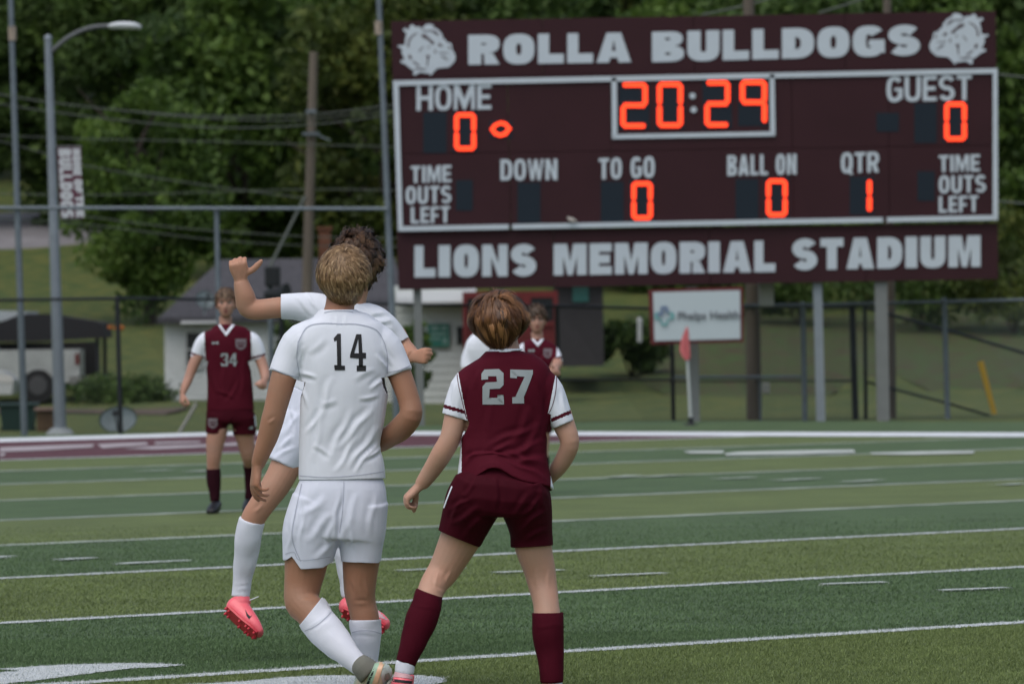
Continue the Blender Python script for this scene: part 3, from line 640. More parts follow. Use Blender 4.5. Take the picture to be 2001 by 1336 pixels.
def carport():
    d = 155; a = W(0, 640, d); r = empty('carport', (W(90, 700, d).x, d, terrain(-10, d)), 'open carport with a pale metal roof and a black canvas side awning', 'carport')
    bm = bmesh.new(); p = [W(-260, 585, d), W(-40, 606, d), W(50, 608, d), W(52, 613, d), W(0, 628, d), W(-260, 640, d)]; prism(bm, p, (0, 4, 0)); finish('roof', bm, mat('pale_metal', (.36, .4, .42), .5), r)
    bm = bmesh.new(); p = [W(40, 614, d), W(92, 613, d), W(200, 630, d), W(206, 660, d), W(150, 663, d), W(60, 668, d), W(-5, 668, d), W(-5, 632, d)]; prism(bm, [q + Vector((0, -.1, 0)) for q in p], (0, 3, 0)); finish('awning', bm, mat('black_canvas', (.012, .012, .014), .8), r)
    for px, yy in ((190, 660), (-120, 640)):
        for dy in (.1, 2.8): t = W(px, yy, d, dy); pole('post', (t.x, t.y, terrain(t.x, t.y) - .1), (t.x, t.y, t.z), .05, .05, mat('dark_steel', (.02, .022, .026), .6), r)
    bm = bmesh.new(); a = W(-200, 740, d); b = W(170, 668, d); box(bm, (a.x, d + 3.6, a.z), (b.x, d + 3.7, b.z)); finish('back_wall', bm, mat('dark_boards', (.02, .02, .021), .9, var=.3, vscale=2), r)
    t = W(235, 641, d, -.5); bm = bmesh.new(); ellipsoid(bm, t, ((1, 0, 0), (0, 1, 0), (0, 0, 1)), (.13, .09, .07), 10, 7); ellipsoid(bm, t + Vector((-.2, 0, .02)), ((1, 0, 0), (0, 1, 0), (0, 0, 1)), (.07, .06, .045), 10, 7)
    e = empty('flower_basket', t, 'orange flower basket hanging at the end of the black awning', 'flowers'); finish('flowers', bm, mat('orange_flowers', (.4, .12, .02), .8, var=.4, vscale=20), e)
    pole('bracket', t + Vector((-.5, 0, .12)), t + Vector((.05, 0, .12)), .015, .015, MATS['dark_steel'], e)
carport()
def bin_():
    d = 100; a, b = W(0, 851, d), W(70, 788, d); r = empty('wheelie_bin', (a.x + .25, d, a.z), 'dark green wheeled refuse bin outside the fence at the left edge', 'refuse bin'); m = mat('bin_green', (.008, .03, .026), .5)
    bm = bmesh.new(); w = b.x - a.x; h = b.z - a.z
    lo = [Vector((a.x + .05, d, a.z)), Vector((b.x - .07, d, a.z)), Vector((b.x - .07, d + .42, a.z)), Vector((a.x + .05, d + .42, a.z))]; hi = [Vector((a.x, d - .04, b.z - .05)), Vector((b.x, d - .04, b.z - .05)), Vector((b.x, d + .5, b.z - .05)), Vector((a.x, d + .5, b.z - .05))]
    lo = [bm.verts.new(v) for v in lo]; hi = [bm.verts.new(v) for v in hi]; bm.faces.new(lo[::-1]); bm.faces.new(hi)
    for i in range(4): bm.faces.new((lo[i], lo[(i + 1) % 4], hi[(i + 1) % 4], hi[i]))
    finish('body', bm, m, r); bm = bmesh.new(); box(bm, (a.x - .03, d - .07, b.z - .045), (b.x + .03, d + .54, b.z + .01), .015); finish('lid', bm, m, r)
    for k in (.08, w - .12): wheel(r, a.x + k, d + .3, a.z + .07, .09)
bin_()
bm = bmesh.new(); a, b = W(72, 852, 99), W(104, 802, 99); box(bm, (a.x, 99, a.z), (b.x, 99.3, b.z), .01)
e = empty('crate', (a.x, 99, a.z), 'weathered brown crate between the refuse bin and the lamp post', 'crate'); finish('box', bm, mat('crate_wood', (.07, .045, .025), .9, var=.3), e)
bm = bmesh.new(); box(bm, (a.x - .03, 98.95, b.z + .003), (b.x + .03, 99.35, b.z + .05)); finish('lid', bm, mat('crate_lid', (.2, .14, .12), .9), e)
def dish(px, py, rx, ry, d, tilt, name, label):
    c = W(px, py, d); s = d / FPX; r = empty(name, c, label, 'satellite dish'); n = Vector((tilt, -1, .5)).normalized(); X = Vector((1, 0, 0)) - n * n.x; X.normalize(); Y = n.cross(X); bm = bmesh.new(); prev = None; cen = None
    for i in range(7):
        f = i / 6; ring = [bm.verts.new(c + X * (rx * s * f * math.cos(k * .2618)) + Y * (ry * s * f * math.sin(k * .2618)) + n * (.07 * f * f)) for k in range(24)] if i else None
        if i == 0: cen = bm.verts.new(c)
        elif i == 1: [bm.faces.new((cen, ring[k], ring[(k + 1) % 24])) for k in range(24)]
        else: [bm.faces.new((prev[k], ring[k], ring[(k + 1) % 24], prev[(k + 1) % 24])) for k in range(24)]
        prev = ring
    bmesh.ops.solidify(bm, geom=bm.faces[:], thickness=.012); m = mat('dish_grey', (.25, .31, .33), .5, var=.1); finish('reflector', bm, m, r, smooth=True)
    pole('feed_arm', c - Y * ry * s * .9, c + n * .35 - Y * .05, .012, .012, mat('dark_steel', (.02, .022, .026), .6), r)
    bm = bmesh.new(); box(bm, c + n * .35 + Vector((-.04, -.04, -.07)), c + n * .35 + Vector((.04, .04, .01)), .01); finish('receiver', bm, MATS['dark_steel'], r)
    pole('mast', c + n * -.03 + Vector((0, .03, -ry * s * 1.25)), c + Vector((0, .05, 0)), .02, .02, m, r)
dish(232, 823, 38, 29, 98, -.1, 'satellite_dish', 'large pale satellite dish standing on the grass behind the fence')
dish(400, 588, 20, 20, 149, .3, 'satellite_dish', 'small satellite dish fixed on the grey house roof')

# ---- utility poles, wires
m_wood = mat('pole_wood', (.115, .098, .08), .9, var=.25, vscale=5, bump=.5, bscale=25, stretch=(1, 1, .12))
m_galv = mat('galvanised', (.125, .155, .18), .5, var=.12, vscale=8, metal=.25)
m_black = mat('black_steel', (.012, .015, .018), .5, spec=.3)
m_wire = mat('wire', (.075, .09, .08), .7)
def upole(px0, y0, px1, y1, d, w, name, label, m=m_wood, cat='utility pole'):
    a, b = W(px1, y1, d), W(px0, y0, d); r = empty(name, a, label, cat); s = d / FPX; pole('shaft', a, b, w * s / 2, w * s * .36, m, r, 16); return r, a, b
r, a, b = upole(613, 102, 594, 790, 128, 23, 'utility_pole', 'tall leaning wooden utility pole left of the scoreboard')
for py, w in ((262, 34), (218, 20)):
    c = W(608, py, 128); bm = bmesh.new(); box(bm, (c.x - w / 2 * .0098, 127.82, c.z - .03), (c.x + w / 2 * .0098, 127.9, c.z + .03)); finish('bracket', bm, m_galv, r)
c = W(608, 262, 128); pole('insulator', c + Vector((.05, -.1, 0)), c + Vector((.38, -.25, -.14)), .018, .012, m_galv, r)
a_, b_ = W(596, 384, 127.6), W(522, 532, 127); bm = bmesh.new(); tube(bm, [(*a_, .028, .028), (*b_, .028, .028)], sub=1); tag(finish('guy_wire', bm, m_wire), 'thick stay wire slanting down from the wooden utility pole', 'wire')
wires = [([(-60, 172), (60, 195), (250, 217), (430, 228), (610, 224), (780, 204)], 'upper pair of sagging power lines crossing the trees, top line'),
         ([(-60, 192), (60, 213), (250, 237), (430, 250), (610, 244), (780, 222)], 'second power line just below the top one'),
         ([(-60, 176), (120, 203), (330, 226), (500, 236), (610, 233), (780, 214)], 'thin line hanging between the two top power lines'),
         ([(-60, 262), (150, 271), (420, 277), (610, 283), (780, 287)], 'dark cable under the top power lines'),
         ([(-60, 260), (60, 292), (160, 322), (300, 347), (430, 366), (600, 388)], 'pale cable slanting down behind the banner'),
         ([(-60, 378), (200, 381), (430, 375), (610, 370), (780, 372)], 'straight cable a little above the netting crossbar'),
         ([(-60, 405), (140, 420), (300, 440), (430, 452), (600, 462), (780, 466)], 'pale cable below the netting crossbar'),
         ([(-60, 425), (140, 436), (300, 455), (430, 470), (600, 480), (780, 482)], 'dark cable lowest over the lawn')]
for k, (pts, l) in enumerate(wires):
    bm = bmesh.new(); R_ = [(*W(x, y, 127.5 + .1 * k), .011 if k not in (0, 1) else .014) for x, y in pts]; tube(bm, [(*q[:3], q[3], q[3]) for q in R_], seg=6, sub=5, side=(0, 1, 0)); tag(finish('power_line', bm, m_wire), l, 'power line', 'power lines over the yard')
for pts, l in (([(1370, 30), (1470, 8), (1560, -20)], 'cable crossing above the scoreboard beside the first wooden post'), ([(1600, 26), (1670, 4), (1740, -25)], 'cable crossing above the scoreboard beside the second wooden post'), ([(1900, 140), (2060, 158)], 'cable reaching the right edge from behind the scoreboard'), ([(1900, 388), (2060, 404)], 'lower cable at the right edge beside the scoreboard')):
    bm = bmesh.new(); tube(bm, [(*W(x, y, 112), .02, .02) for x, y in pts], seg=6, sub=3, side=(0, 1, 0)); tag(finish('power_line', bm, m_wire), l, 'power line', 'power lines over the yard')
upole(1462, -60, 1474, 823, 101, 30, 'wooden_post', 'pale wooden post behind the scoreboard clock side, left one of two')
upole(1733, -60, 1741, 823, 101, 22, 'wooden_post', 'thin wooden post behind the right end of the scoreboard, right one of two')
m_lpole = mat('lamp_post_grey', (.20, .235, .27), .5, var=.1, vscale=4, metal=.2)
# street lamp with banner
def lamp():
    d = 96.2; a, b = W(118, 848, d), W(94, 78, d); r = empty('street_lamp', a, 'tall grey street lamp with a curved arm at the left', 'street lamp'); s = d / FPX
    pole('shaft', a, b, 12.5 * s, 7 * s, m_lpole, r, 18)
    bm = bmesh.new(); tube(bm, [(*b, 8 * s, 8 * s), (*(b + Vector((0, 0, .02))), 8 * s, 8 * s)], sub=1, side=(1, 0, 0), ends=(0, 1)); finish('cap', bm, m_lpole, r)
    bm = bmesh.new(); pts = [W(x, y, d) for x, y in ((97, 103), (110, 92), (130, 76), (155, 62), (185, 53), (216, 51))]; tube(bm, [(*q, 4.5 * s, 4.5 * s) for q in pts], seg=10, sub=3, side=(0, 1, 0)); finish('arm', bm, mat('lamp_arm', (.09, .10, .105), .5), r)
    bm = bmesh.new(); pts = [(213, 52, 4), (222, 51, 6.5), (240, 50, 7.5), (262, 51, 7), (274, 54, 4)]; tube(bm, [(*W(x, y, d), h * s, .13 if 220 < x < 270 else .07) for x, y, h in pts], seg=14, sub=3, side=(0, 0, 1), ends=(.5, .6)); finish('lamp_head', bm, mat('lamp_head', (.5, .54, .56), .4), r)
    bm = bmesh.new(); tube(bm, [(*W(118, 857, d), .27, .27), (*W(118, 846, d), .2, .2), (*W(118, 836, d), .13, .13)], seg=20, sub=2, side=(1, 0, 0)); finish('footing', bm, mat('concrete', (.24, .27, .28), .85, var=.12), r)
    e = empty('banner', W(135, 430, d), 'narrow maroon banner with white sideways lettering hung from the street lamp', 'banner')
    c = [(111, 285), (158, 285), (162, 429), (118, 429)]; bm = bmesh.new(); prism(bm, [W(x, y, d) for x, y in c], (0, .012, 0)); finish('cloth', bm, mat('banner_maroon', (.085, .02, .04), .8, var=.1), e)
    mw = mat('banner_white', (.46, .49, .52), .8)
    for txt, xa, xb, ya, yb, sw in (('BULLDOGS', 114, 138.5, 291, 426, .52), ('HOME', 141, 157, 291, 343, .42), ('OF', 142, 158, 350, 378, .42), ('THE', 143, 159, 382, 424, .42)):
        gs = layout(txt, 0, yb - ya, 0, xb - xa, sw, .30, .06)
        H = xb - xa     # turned a quarter clockwise: text runs down the banner
        gs = [[[(xa + (H - q[1]) + (ya + q[0] - 293) * .045, ya + q[0]) for q in cc] for cc in g] for g in gs]
        plate('lettering', gs, d, .004, mw, e, shift=.003)
    for yy in (287, 427): pole('bracket', W(98, yy, d), W(160, yy, d), .012, .012, mat('lamp_arm', (.1, .1, .1), .5), e)
lamp()
# ball netting frame
def net_frame():
    d = 95.5; s = d / FPX; r = empty('netting_frame', W(410, 850, d), 'tall grey steel netting frame between the left edge and the scoreboard', 'netting frame')
    for (x0, y0, x1, y1), w in (((19, -60, 48, 853), 14), ((738, -60, 776, 840), 14)): pole('post', W(x1, y1, d), W(x0, y0, d), w * s / 2, w * s * .38, m_galv, r)
    pole('post', W(432, 845, d), W(423, 405, d), 5 * s, 5 * s, m_galv, r); pole('crossbar', W(-60, 406, d - .08), W(757, 408, d - .08), 3.5 * s, 3.5 * s, m_galv, r)
    for x, y in ((24, 66), (740, 55)): c = W(x, y, d); pole('coupling', c - Vector((0, 0, .1)), c + Vector((0, 0, .1)), 8 * s, 8 * s, mat('worn_band', (.26, .22, .18), .7, var=.4, vscale=20), r)
net_frame()
# loudspeaker on a post
e = empty('loudspeaker_post', W(530, 790, 118), 'black horn loudspeaker cluster on a grey post behind the raised hand', 'loudspeaker'); pole('post', W(531, 790, 118), W(528, 560, 118), .05, .05, m_galv, e)
bm = bmesh.new(); a, b = W(518, 560, 118), W(548, 520, 118); box(bm, (a.x, 117.8, a.z), (b.x, 118.1, b.z), .03); finish('cabinet', bm, m_black, e)
bm = bmesh.new(); c = W(542, 575, 118); tube(bm, [(c.x - .2, 117.9, c.z, .08, .08), (c.x, 117.8, c.z, .12, .12), (c.x + .18, 117.7, c.z, .2, .16)], seg=16, side=(0, 0, 1)); finish('horn', bm, m_black, e)

# ================================================================ SCOREBOARD
DB = 98.0
m_board = mat('board_maroon', (.032, .0100, .0140), .6, var=.08, vscale=1.5, spec=.2)
m_bw = mat('board_white', (.45, .515, .575), .6, var=.03, vscale=5)
m_led_off = mat('display_window', (.013, .021, .031), .6, spec=.15)
m_led = mat('lit_digit', (.6, .05, .01), .5, emit=(1.0, .045, .012, 1.6))
sb = empty('scoreboard', W(1360, 824, DB), 'large maroon stadium scoreboard with white lettering and lit orange digits', 'scoreboard')
def panel(name, pts, d, depth, m, par, shift=0): bm = bmesh.new(); prism(bm, [W(x, y, d, -shift) for x, y in pts], (0, depth, 0)); return finish(name, bm, m, par)
# the boards are ranks of sheet panels with seams
def edge_x(y, side): return 764 + (y - 42) * .028 if side == 0 else 1946 + (y - 22) * .009
def ytop(x, ya, yb): return ya + (yb - ya) * (x - 764) / (1946 - 764)
def rank(ya0, yb0, ya1, yb1, cuts, dep, m=m_board):
    """row of panels; ya: y at left, yb: y at right (top 0, bottom 1)"""
    n = len(cuts) - 1
    for i in range(n):
        f0, f1 = cuts[i], cuts[i + 1]; pts = []
        for f, top in ((f0, 1), (f1, 1), (f1, 0), (f0, 0)):
            x = 764 + f * 1182; y = (ytop(x, ya0, yb0) if top else ytop(x, ya1, yb1)); xl = edge_x(y, 0); xr = edge_x(y, 1)
            g = .6 if f in (f0,) and i else 0; x = xl + (xr - xl) * f; pts.append((x + (.5 if f == f0 and i else -.5 if f == f1 and i < n - 1 else 0), y))
        panel('board_panel', pts, DB, .35, m, sb, shift=dep)
rank(42, 22, 152, 131, [0, .25, .5, .75, 1], .0)
rank(153, 132, 301, 284, [0, .19, .36, .66, .82, 1], .06); rank(302, 285, 446, 430, [0, .19, .36, .66, .82, 1], .06)
rank(451, 436, 566, 545, [0, .26, .52, .78, 1], .0)
# white trim frame on the main board
fr = [(768, 158), (1949, 134), (1950, 430), (778, 452)]; fi = [(779, 168), (1940, 144), (1940, 421), (787, 442)]
FR = DB - .065
def bar(pts, par=sb, name='trim', m=m_bw, th=.03): bm = bmesh.new(); prism(bm, [W(x, y, FR) for x, y in pts], (0, -th, 0)); return finish(name, bm, m, par)
bar([fr[0], fr[1], fi[1], fi[0]]); bar([fr[1], fr[2], fi[2], fi[1]]); bar([fr[3], fr[0], fi[0], fi[3]])
for x0, x1 in ((778, 994), (1001, 1725), (1733, 1950)):
    f = lambda x, k: 452 - (x - 778) / 1172 * 22 - k
    bar([(x0, f(x0, 0)), (x1, f(x1, 0)), (min(x1, 1941), f(x1, 9.5)), (max(x0, 787), f(x0, 9.5))])
bar([(1195, 152.5), (1205, 152.3), (1206, 262), (1196, 271)]); bar([(1504, 146), (1513, 145.8), (1515, 265), (1505, 257)]); bar([(1196, 272), (1206, 263), (1505, 257.5), (1515, 266)])
def words(txt, x0, x1, yl, yr, h, s, t, gap, name='lettering', m=m_bw, dep=.002):
    gs = layout(txt, x0, x1, 0, h, s, t, gap); gs = [[[(x, y + yl + (yr - yl) * (x - x0) / (x1 - x0)) for x, y in c] for c in g] for g in gs]
    return plate(name, gs, DB, .012, m, sb, shift=dep)
words('ROLLA', 915, 1233, 69, 64, 58, .44, .32, .12); words('BULLDOGS', 1274, 1798, 63, 49, 59, .44, .30, .11)
words('LIONS', 810, 1048, 480, 477, 62, .37, .28, .10); words('MEMORIAL', 1082, 1515, 477, 470, 61, .37, .27, .10); words('STADIUM', 1548, 1916, 467, 460, 61, .38, .27, .10)
words('HOME', 814, 960, 168, 165, 49, .17, .16, .09, dep=.062); words('GUEST', 1732, 1898, 151, 147, 49, .17, .16, .085, dep=.062)
words('DOWN', 978, 1089, 312, 311, 41, .18, .16, .085, dep=.062); words('TO GO', 1170, 1279, 310, 306, 41, .18, .16, .08, dep=.062)
words('BALL ON', 1421, 1556, 304, 301, 40, .18, .16, .08, dep=.062); words('QTR', 1643, 1717, 299, 297, 40, .18, .16, .09, dep=.062)
for x0, x1, dx, y in ((803, 882, 0, 325), (1834, 1914, 0, 304)):
    words('TIME', x0, x1, y, y - 2, 33, .2, .17, .1, dep=.062); words('OUTS', x0 - 10 if x0 < 1000 else x0, x1 if x0 < 1000 else x1 + 12, y + 40, y + 38, 34, .2, .17, .1, dep=.062); words('LEFT', x0, x1 - (3 if x0 < 1000 else 3), y + 80, y + 78, 32, .2, .17, .1, dep=.062)
SEG = {'0': 'abcdef', '1': 'bc', '2': 'abged', '9': 'abcfg', ' ': '', }
def digit(x0, y0, x1, y1, ch, t=13, sh=0):
    # dark window slightly larger than the digit
    panel('display_window', [(x0 - 4, y0 - 3), (x1 + 4, y0 - 3 - .1), (x1 + 4, y1 + 3), (x0 - 4, y1 + 3)], DB, .004, m_led_off, sb, shift=.066)
    if not SEG[ch]: return
    ym = (y0 + y1) / 2; h = t / 2; c = t * .42
    def hz(y, lo, hi, k): # horizontal bar
        return [(lo, y), (lo + c * .6, y - h), (hi - c * .6, y - h), (hi, y), (hi - c * .6, y + h), (lo + c * .6, y + h)]
    def vt(x, lo, hi): return [(x, lo), (x + h * .7, lo + h * .35), (x + h, lo + h), (x + h, hi - h), (x + h * .7, hi - h * .35), (x, hi), (x - h * .7, hi - h * .35), (x - h, hi - h), (x - h, lo + h), (x - h * .7, lo + h * .35)]
    S_ = {'a': hz(y0 + h, x0 + c, x1 - c, 0), 'g': hz(ym, x0 + c, x1 - c, 0), 'd': hz(y1 - h, x0 + c, x1 - c, 0), 'f': vt(x0 + h, y0 + h * .8, ym - .6), 'b': vt(x1 - h, y0 + h * .8, ym - .6), 'e': vt(x0 + h, ym + .6, y1 - h * .8), 'c': vt(x1 - h, ym + .6, y1 - h * .8)}
    plate('lit_digit', [[S_[k]] for k in SEG[ch]], DB, .014, m_led, sb, shift=.071)
digit(1213, 162, 1265, 251, '2', 9); digit(1284, 161, 1334, 250, '0', 9); digit(1377, 158, 1426, 249, '2', 9); digit(1446, 157, 1498, 244, '9', 9)
digit(888, 221, 930, 295, '0', 8.5); digit(831, 223, 869, 297, ' '); digit(1845, 200, 1888, 276, '0', 8.5); digit(1790, 205, 1826, 277, ' '); digit(1716, 224, 1752, 255, ' ')
digit(1234, 355, 1275, 430, '0', 8.5); digit(1178, 358, 1215, 433, ' '); digit(1497, 350, 1538, 424, '0', 8.5); digit(1441, 353, 1478, 426, ' '); digit(1664, 348, 1703, 417, '1', 9)
digit(1015, 360, 1052, 433, ' '); digit(895, 355, 920, 409, ' '); digit(1796, 338, 1822, 390, ' ')
panel('display_window', [(957, 237), (1001, 237), (1001, 271), (957, 271)], DB, .004, m_led_off, sb, shift=.066)
ob = [(957, 253), (966, 242), (979, 237), (990, 240), (1000, 252), (990, 265), (978, 269), (966, 265)]; ib = [(965.5, 253), (972, 247), (979, 244.5), (986, 247), (991, 252.5), (985, 258), (979, 261.5), (971, 259)]
plate('lit_ball_symbol', [[ob, ib]], DB, .014, m_led, sb, shift=.071)
for yy in (188, 215): plate('colon_dot', [[sup(1353 + (yy - 188) * .08, yy, 6, 6, N=16, n=2)]], DB, .014, m_bw, sb, shift=.071)
# bulldog head emblems
OUT = [(262, 378), (272, 345), (310, 335), (345, 372), (372, 352), (390, 300), (430, 268), (470, 290), (510, 322), (560, 305), (600, 345), (640, 318), (690, 268), (770, 258), (830, 285), (835, 330), (890, 345), (950, 400), (990, 450), (1010, 530), (1060, 560), (1090, 610), (1150, 612), (1175, 660), (1180, 730), (1225, 810), (1245, 880), (1225, 960), (1170, 1020), (1110, 1070), (1010, 1078), (900, 1090), (850, 1140), (800, 1200), (770, 1230), (750, 1180), (690, 1185), (600, 1165), (540, 1185), (490, 1225), (445, 1195), (470, 1130), (410, 1100), (360, 1060), (300, 1010), (225, 985), (215, 940), (290, 925), (270, 870), (235, 800), (245, 730), (170, 690), (160, 660), (240, 660), (300, 640), (300, 560), (320, 480), (325, 420), (285, 405)]
DET = [[(340, 690), (350, 600), (375, 530), (430, 470), (520, 425), (530, 440), (450, 490), (400, 550), (380, 620), (375, 700)], [(610, 350), (700, 385), (800, 380), (830, 350), (810, 395), (700, 405), (625, 380)],
       [(815, 395), (860, 385), (920, 450), (935, 490), (890, 460), (830, 430)], [(600, 470), (640, 450), (700, 470), (760, 530), (840, 600), (850, 640), (800, 640), (740, 570), (690, 540), (630, 520)], [(920, 620), (960, 630), (1000, 670), (970, 690), (920, 665)],
       [(690, 850), (740, 840), (775, 860), (740, 890), (720, 1050), (705, 1050), (710, 890)], [(445, 950), (480, 965), (570, 1030), (580, 1055), (520, 1030), (450, 975)], [(930, 790), (1060, 800), (1120, 790), (1060, 815), (940, 805)], [(980, 850), (1060, 890), (1120, 950), (1040, 905), (975, 870)],
       [(560, 760), (620, 690), (650, 680), (590, 750), (565, 800)], [(360, 850), (400, 830), (430, 900), (400, 930), (370, 890)], [(480, 1080), (600, 1090), (700, 1100), (690, 1115), (590, 1115), (490, 1105)], [(730, 680), (765, 670), (760, 700), (735, 705)], [(860, 720), (880, 780), (860, 830), (850, 780)], [(1120, 660), (1150, 690), (1140, 740), (1110, 700)]]
def emblem(fx, dark_m):
    o = plate('bulldog_emblem', [[[fx(*p) for p in OUT]]], DB, .012, m_bw, sb, shift=.002)
    plate('emblem_linework', [[[fx(*p) for p in c]] for c in DET], DB, .003, dark_m, o, shift=.015)
m_line = mat('emblem_line', (.085, .062, .07), .6)
emblem(lambda x, y: (760 + x * .1048, 20 + y * .1048), m_line)
emblem(lambda x, y: (1945.5 - (x - 0) * .1075 + 4, 26.5 + (y - 260) * .1035), m_line)
# worn patches and a bird on the ledge
bird = empty('bird', W(1116, 436, DB, -.12), 'small pale bird perched on the lower white trim of the scoreboard', 'bird')
bm = bmesh.new(); c = W(1117, 430, DB, -.14); tube(bm, [(c.x - .05, c.y, c.z + .012, .012, .012), (c.x, c.y, c.z, .033, .03), (c.x + .05, c.y, c.z - .014, .016, .014), (c.x + .08, c.y, c.z - .022, .006, .006)], seg=10, side=(0, 0, 1), ends=(1, 1)); ellipsoid(bm, c + Vector((-.045, 0, .03)), ((1, 0, 0), (0, 1, 0), (0, 0, 1)), (.022, .02, .02), 10, 7)
finish('body', bm, mat('bird_white', (.45, .43, .4), .8), bird, smooth=True)
# posts
m_post = mat('post_grey', (.155, .17, .17), .6, var=.06)
m_post2 = mat('post_blue', (.19, .225, .255), .6, var=.06)
for (x0, y0, x1, y1), w, m in (((1722, 540, 1727, 826), 24, m_post), ((1598, 548, 1605, 823), 17, m_post2), ((815, 560, 822, 832), 16, m_post), ((1352, 560, 1357, 826), 22, m_post)):
    a, b = W(x1, y1, DB, .15), W(x0, y0, DB, .15); s = DB / FPX * w / 2; bm = bmesh.new(); prism(bm, [Vector((a.x - s, a.y - s, a.z)), Vector((a.x + s, a.y - s, a.z)), Vector((b.x + s, b.y - s, b.z)), Vector((b.x - s, b.y - s, b.z))], (0, 2 * s, 0)); finish('support_post', bm, m, sb)
bm = bmesh.new(); a, b = W(1487, 598, DB, .6), W(1515, 545, DB, .6); box(bm, (a.x, a.y, a.z), (b.x, a.y + .2, b.z), .01); e = empty('control_cabinet', (a.x, a.y, a.z), 'small white control cabinet under the scoreboard beside the wooden post', 'cabinet'); finish('housing', bm, mat('cabinet_white', (.36, .37, .35), .5), e)
bm = bmesh.new(); box(bm, (a.x + .02, a.y - .012, a.z + .02), (b.x - .02, a.y - .002, b.z - .02)); finish('door', bm, MATS['cabinet_white'], e)
e = empty('meter_box', W(1495, 770, 100.6), 'small white meter box on the left wooden post', 'meter box'); bm = bmesh.new(); c = W(1496, 758, 100.5); box(bm, (c.x - .05, 100.4, c.z - .08), (c.x + .06, 100.5, c.z + .08), .015); finish('housing', bm, mat('cabinet_white', (.4, .4, .4), .5), e); pole('conduit', c + Vector((-.08, 0, -.5)), c + Vector((-.08, 0, .1)), .02, .02, m_galv, e)
# sponsor sign
sg = empty('sponsor_sign', W(1358, 826, 97.3), 'white Phelps Health sign in a dark red frame under the scoreboard', 'sign')
panel('frame', [(1267, 566), (1452, 560), (1453, 668), (1272, 673)], 97.4, .12, mat('sign_frame', (.095, .008, .012), .5), sg)
panel('sign_face', [(1276, 571), (1446, 567), (1447, 662), (1279, 666)], 97.4, .02, mat('sign_white', (.42, .49, .53), .5), sg, shift=.021)
teal = mat('sign_teal', (.13, .32, .33), .6); navy = mat('sign_navy', (.14, .19, .30), .6)
def cross_piece(cx, cy, r, R):
    o = [(cx - r, cy - R + 4), (cx - r + 3, cy - R), (cx + r - 3, cy - R), (cx + r, cy - R + 4), (cx + r, cy - r), (cx + R - 4, cy - r), (cx + R, cy - r + 3), (cx + R, cy + r - 3), (cx + R - 4, cy + r), (cx + r, cy + r), (cx + r, cy + R - 4), (cx + r - 3, cy + R), (cx - r + 3, cy + R), (cx - r, cy + R - 4), (cx - r, cy + r), (cx - R + 4, cy + r), (cx - R, cy + r - 3), (cx - R, cy - r + 3), (cx - R + 4, cy - r), (cx - r, cy - r)]
    return o
cp = lambda k: [(1298 + (x - 1298) * k, 617 + (y - 617) * k) for x, y in cross_piece(1298, 617, 7.5, 19.5)]
plate('logo_cross', [[cross_piece(1298, 617, 7.5, 19.5), [(1298 + (x - 1298) * .62 * (1), 617 + (y - 617) * .76) for x, y in cross_piece(1298, 617, 7, 19.5)]]], 97.4, .004, teal, sg, shift=.042)
plate('logo_cross', [[[(1290, 611), (1290, 600), (1294, 598), (1303, 598), (1306, 602), (1306, 612), (1300, 612), (1300, 603), (1296, 604), (1296, 616), (1284, 617), (1283, 612)]]], 97.4, .004, navy, sg, shift=.047)
def text_obj(txt, px0, px1, py, d, m, par, dy, slope=0.0, bold=.012):
    c = bpy.data.curves.new('t', 'FONT'); c.body = txt; c.size = 1; c.offset = bold; c.extrude = .002
    o = bpy.data.objects.new('t', c); COL.objects.link(o); me = bpy.data.meshes.new_from_object(o.evaluated_get(bpy.context.evaluated_depsgraph_get())); bpy.data.objects.remove(o)
    v = np.array([x.co for x in me.vertices]); w = v[:, 0].max() - v[:, 0].min(); k = (px1 - px0) * d / FPX / w; a = W(px0, py, d)
    for x in me.vertices: t = x.co.copy(); x.co = Vector((a.x + (t.x - v[:, 0].min()) * k, d - dy - t.z, a.z + t.y * k + (t.x - v[:, 0].min()) * k * slope))
    return link('lettering', me, m, par)
text_obj('Phelps Health', 1325, 1444, 624.5, 97.4, mat('sign_text', (.09, .10, .12), .6), sg, .045, .01)
# corner flag
cf = empty('corner_flag', W(1350, 829, 94.6), 'pink corner flag on a white pole with a black base', 'corner flag')
pole('pole', W(1350, 826, 94.6), W(1340, 640, 94.6), .022, .018, mat('flag_pole_white', (.42, .46, .46), .5), cf)
bm = bmesh.new(); tube(bm, [(*W(1350, 833, 94.6), .12, .1), (*W(1350, 829, 94.6), .1, .08), (*W(1350, 826, 94.6), .04, .04), (*W(1350, 815, 94.6), .035, .035)], sub=2, side=(1, 0, 0)); finish('base', bm, m_black, cf)
fl = [(1343, 636), (1346, 648), (1347, 672), (1349, 694), (1347, 703), (1340, 704), (1333, 696), (1328, 684), (1330, 668), (1336, 650)]
bm = bmesh.new(); n = len(fl); V_ = []
for i, (x, y) in enumerate(fl): V_.append(W(x, y, 94.55, .03 * math.sin(i * 1.9)))
c_ = sum(V_, Vector()) / n + Vector((0, -.05, 0)); cv = bm.verts.new(c_); vs = [bm.verts.new(v) for v in V_]
for i in range(n): bm.faces.new((cv, vs[i], vs[(i + 1) % n]))
bmesh.ops.solidify(bm, geom=bm.faces[:], thickness=.006); finish('flag', bm, mat('flag_pink', (.58, .16, .17), .7), cf, smooth=True)

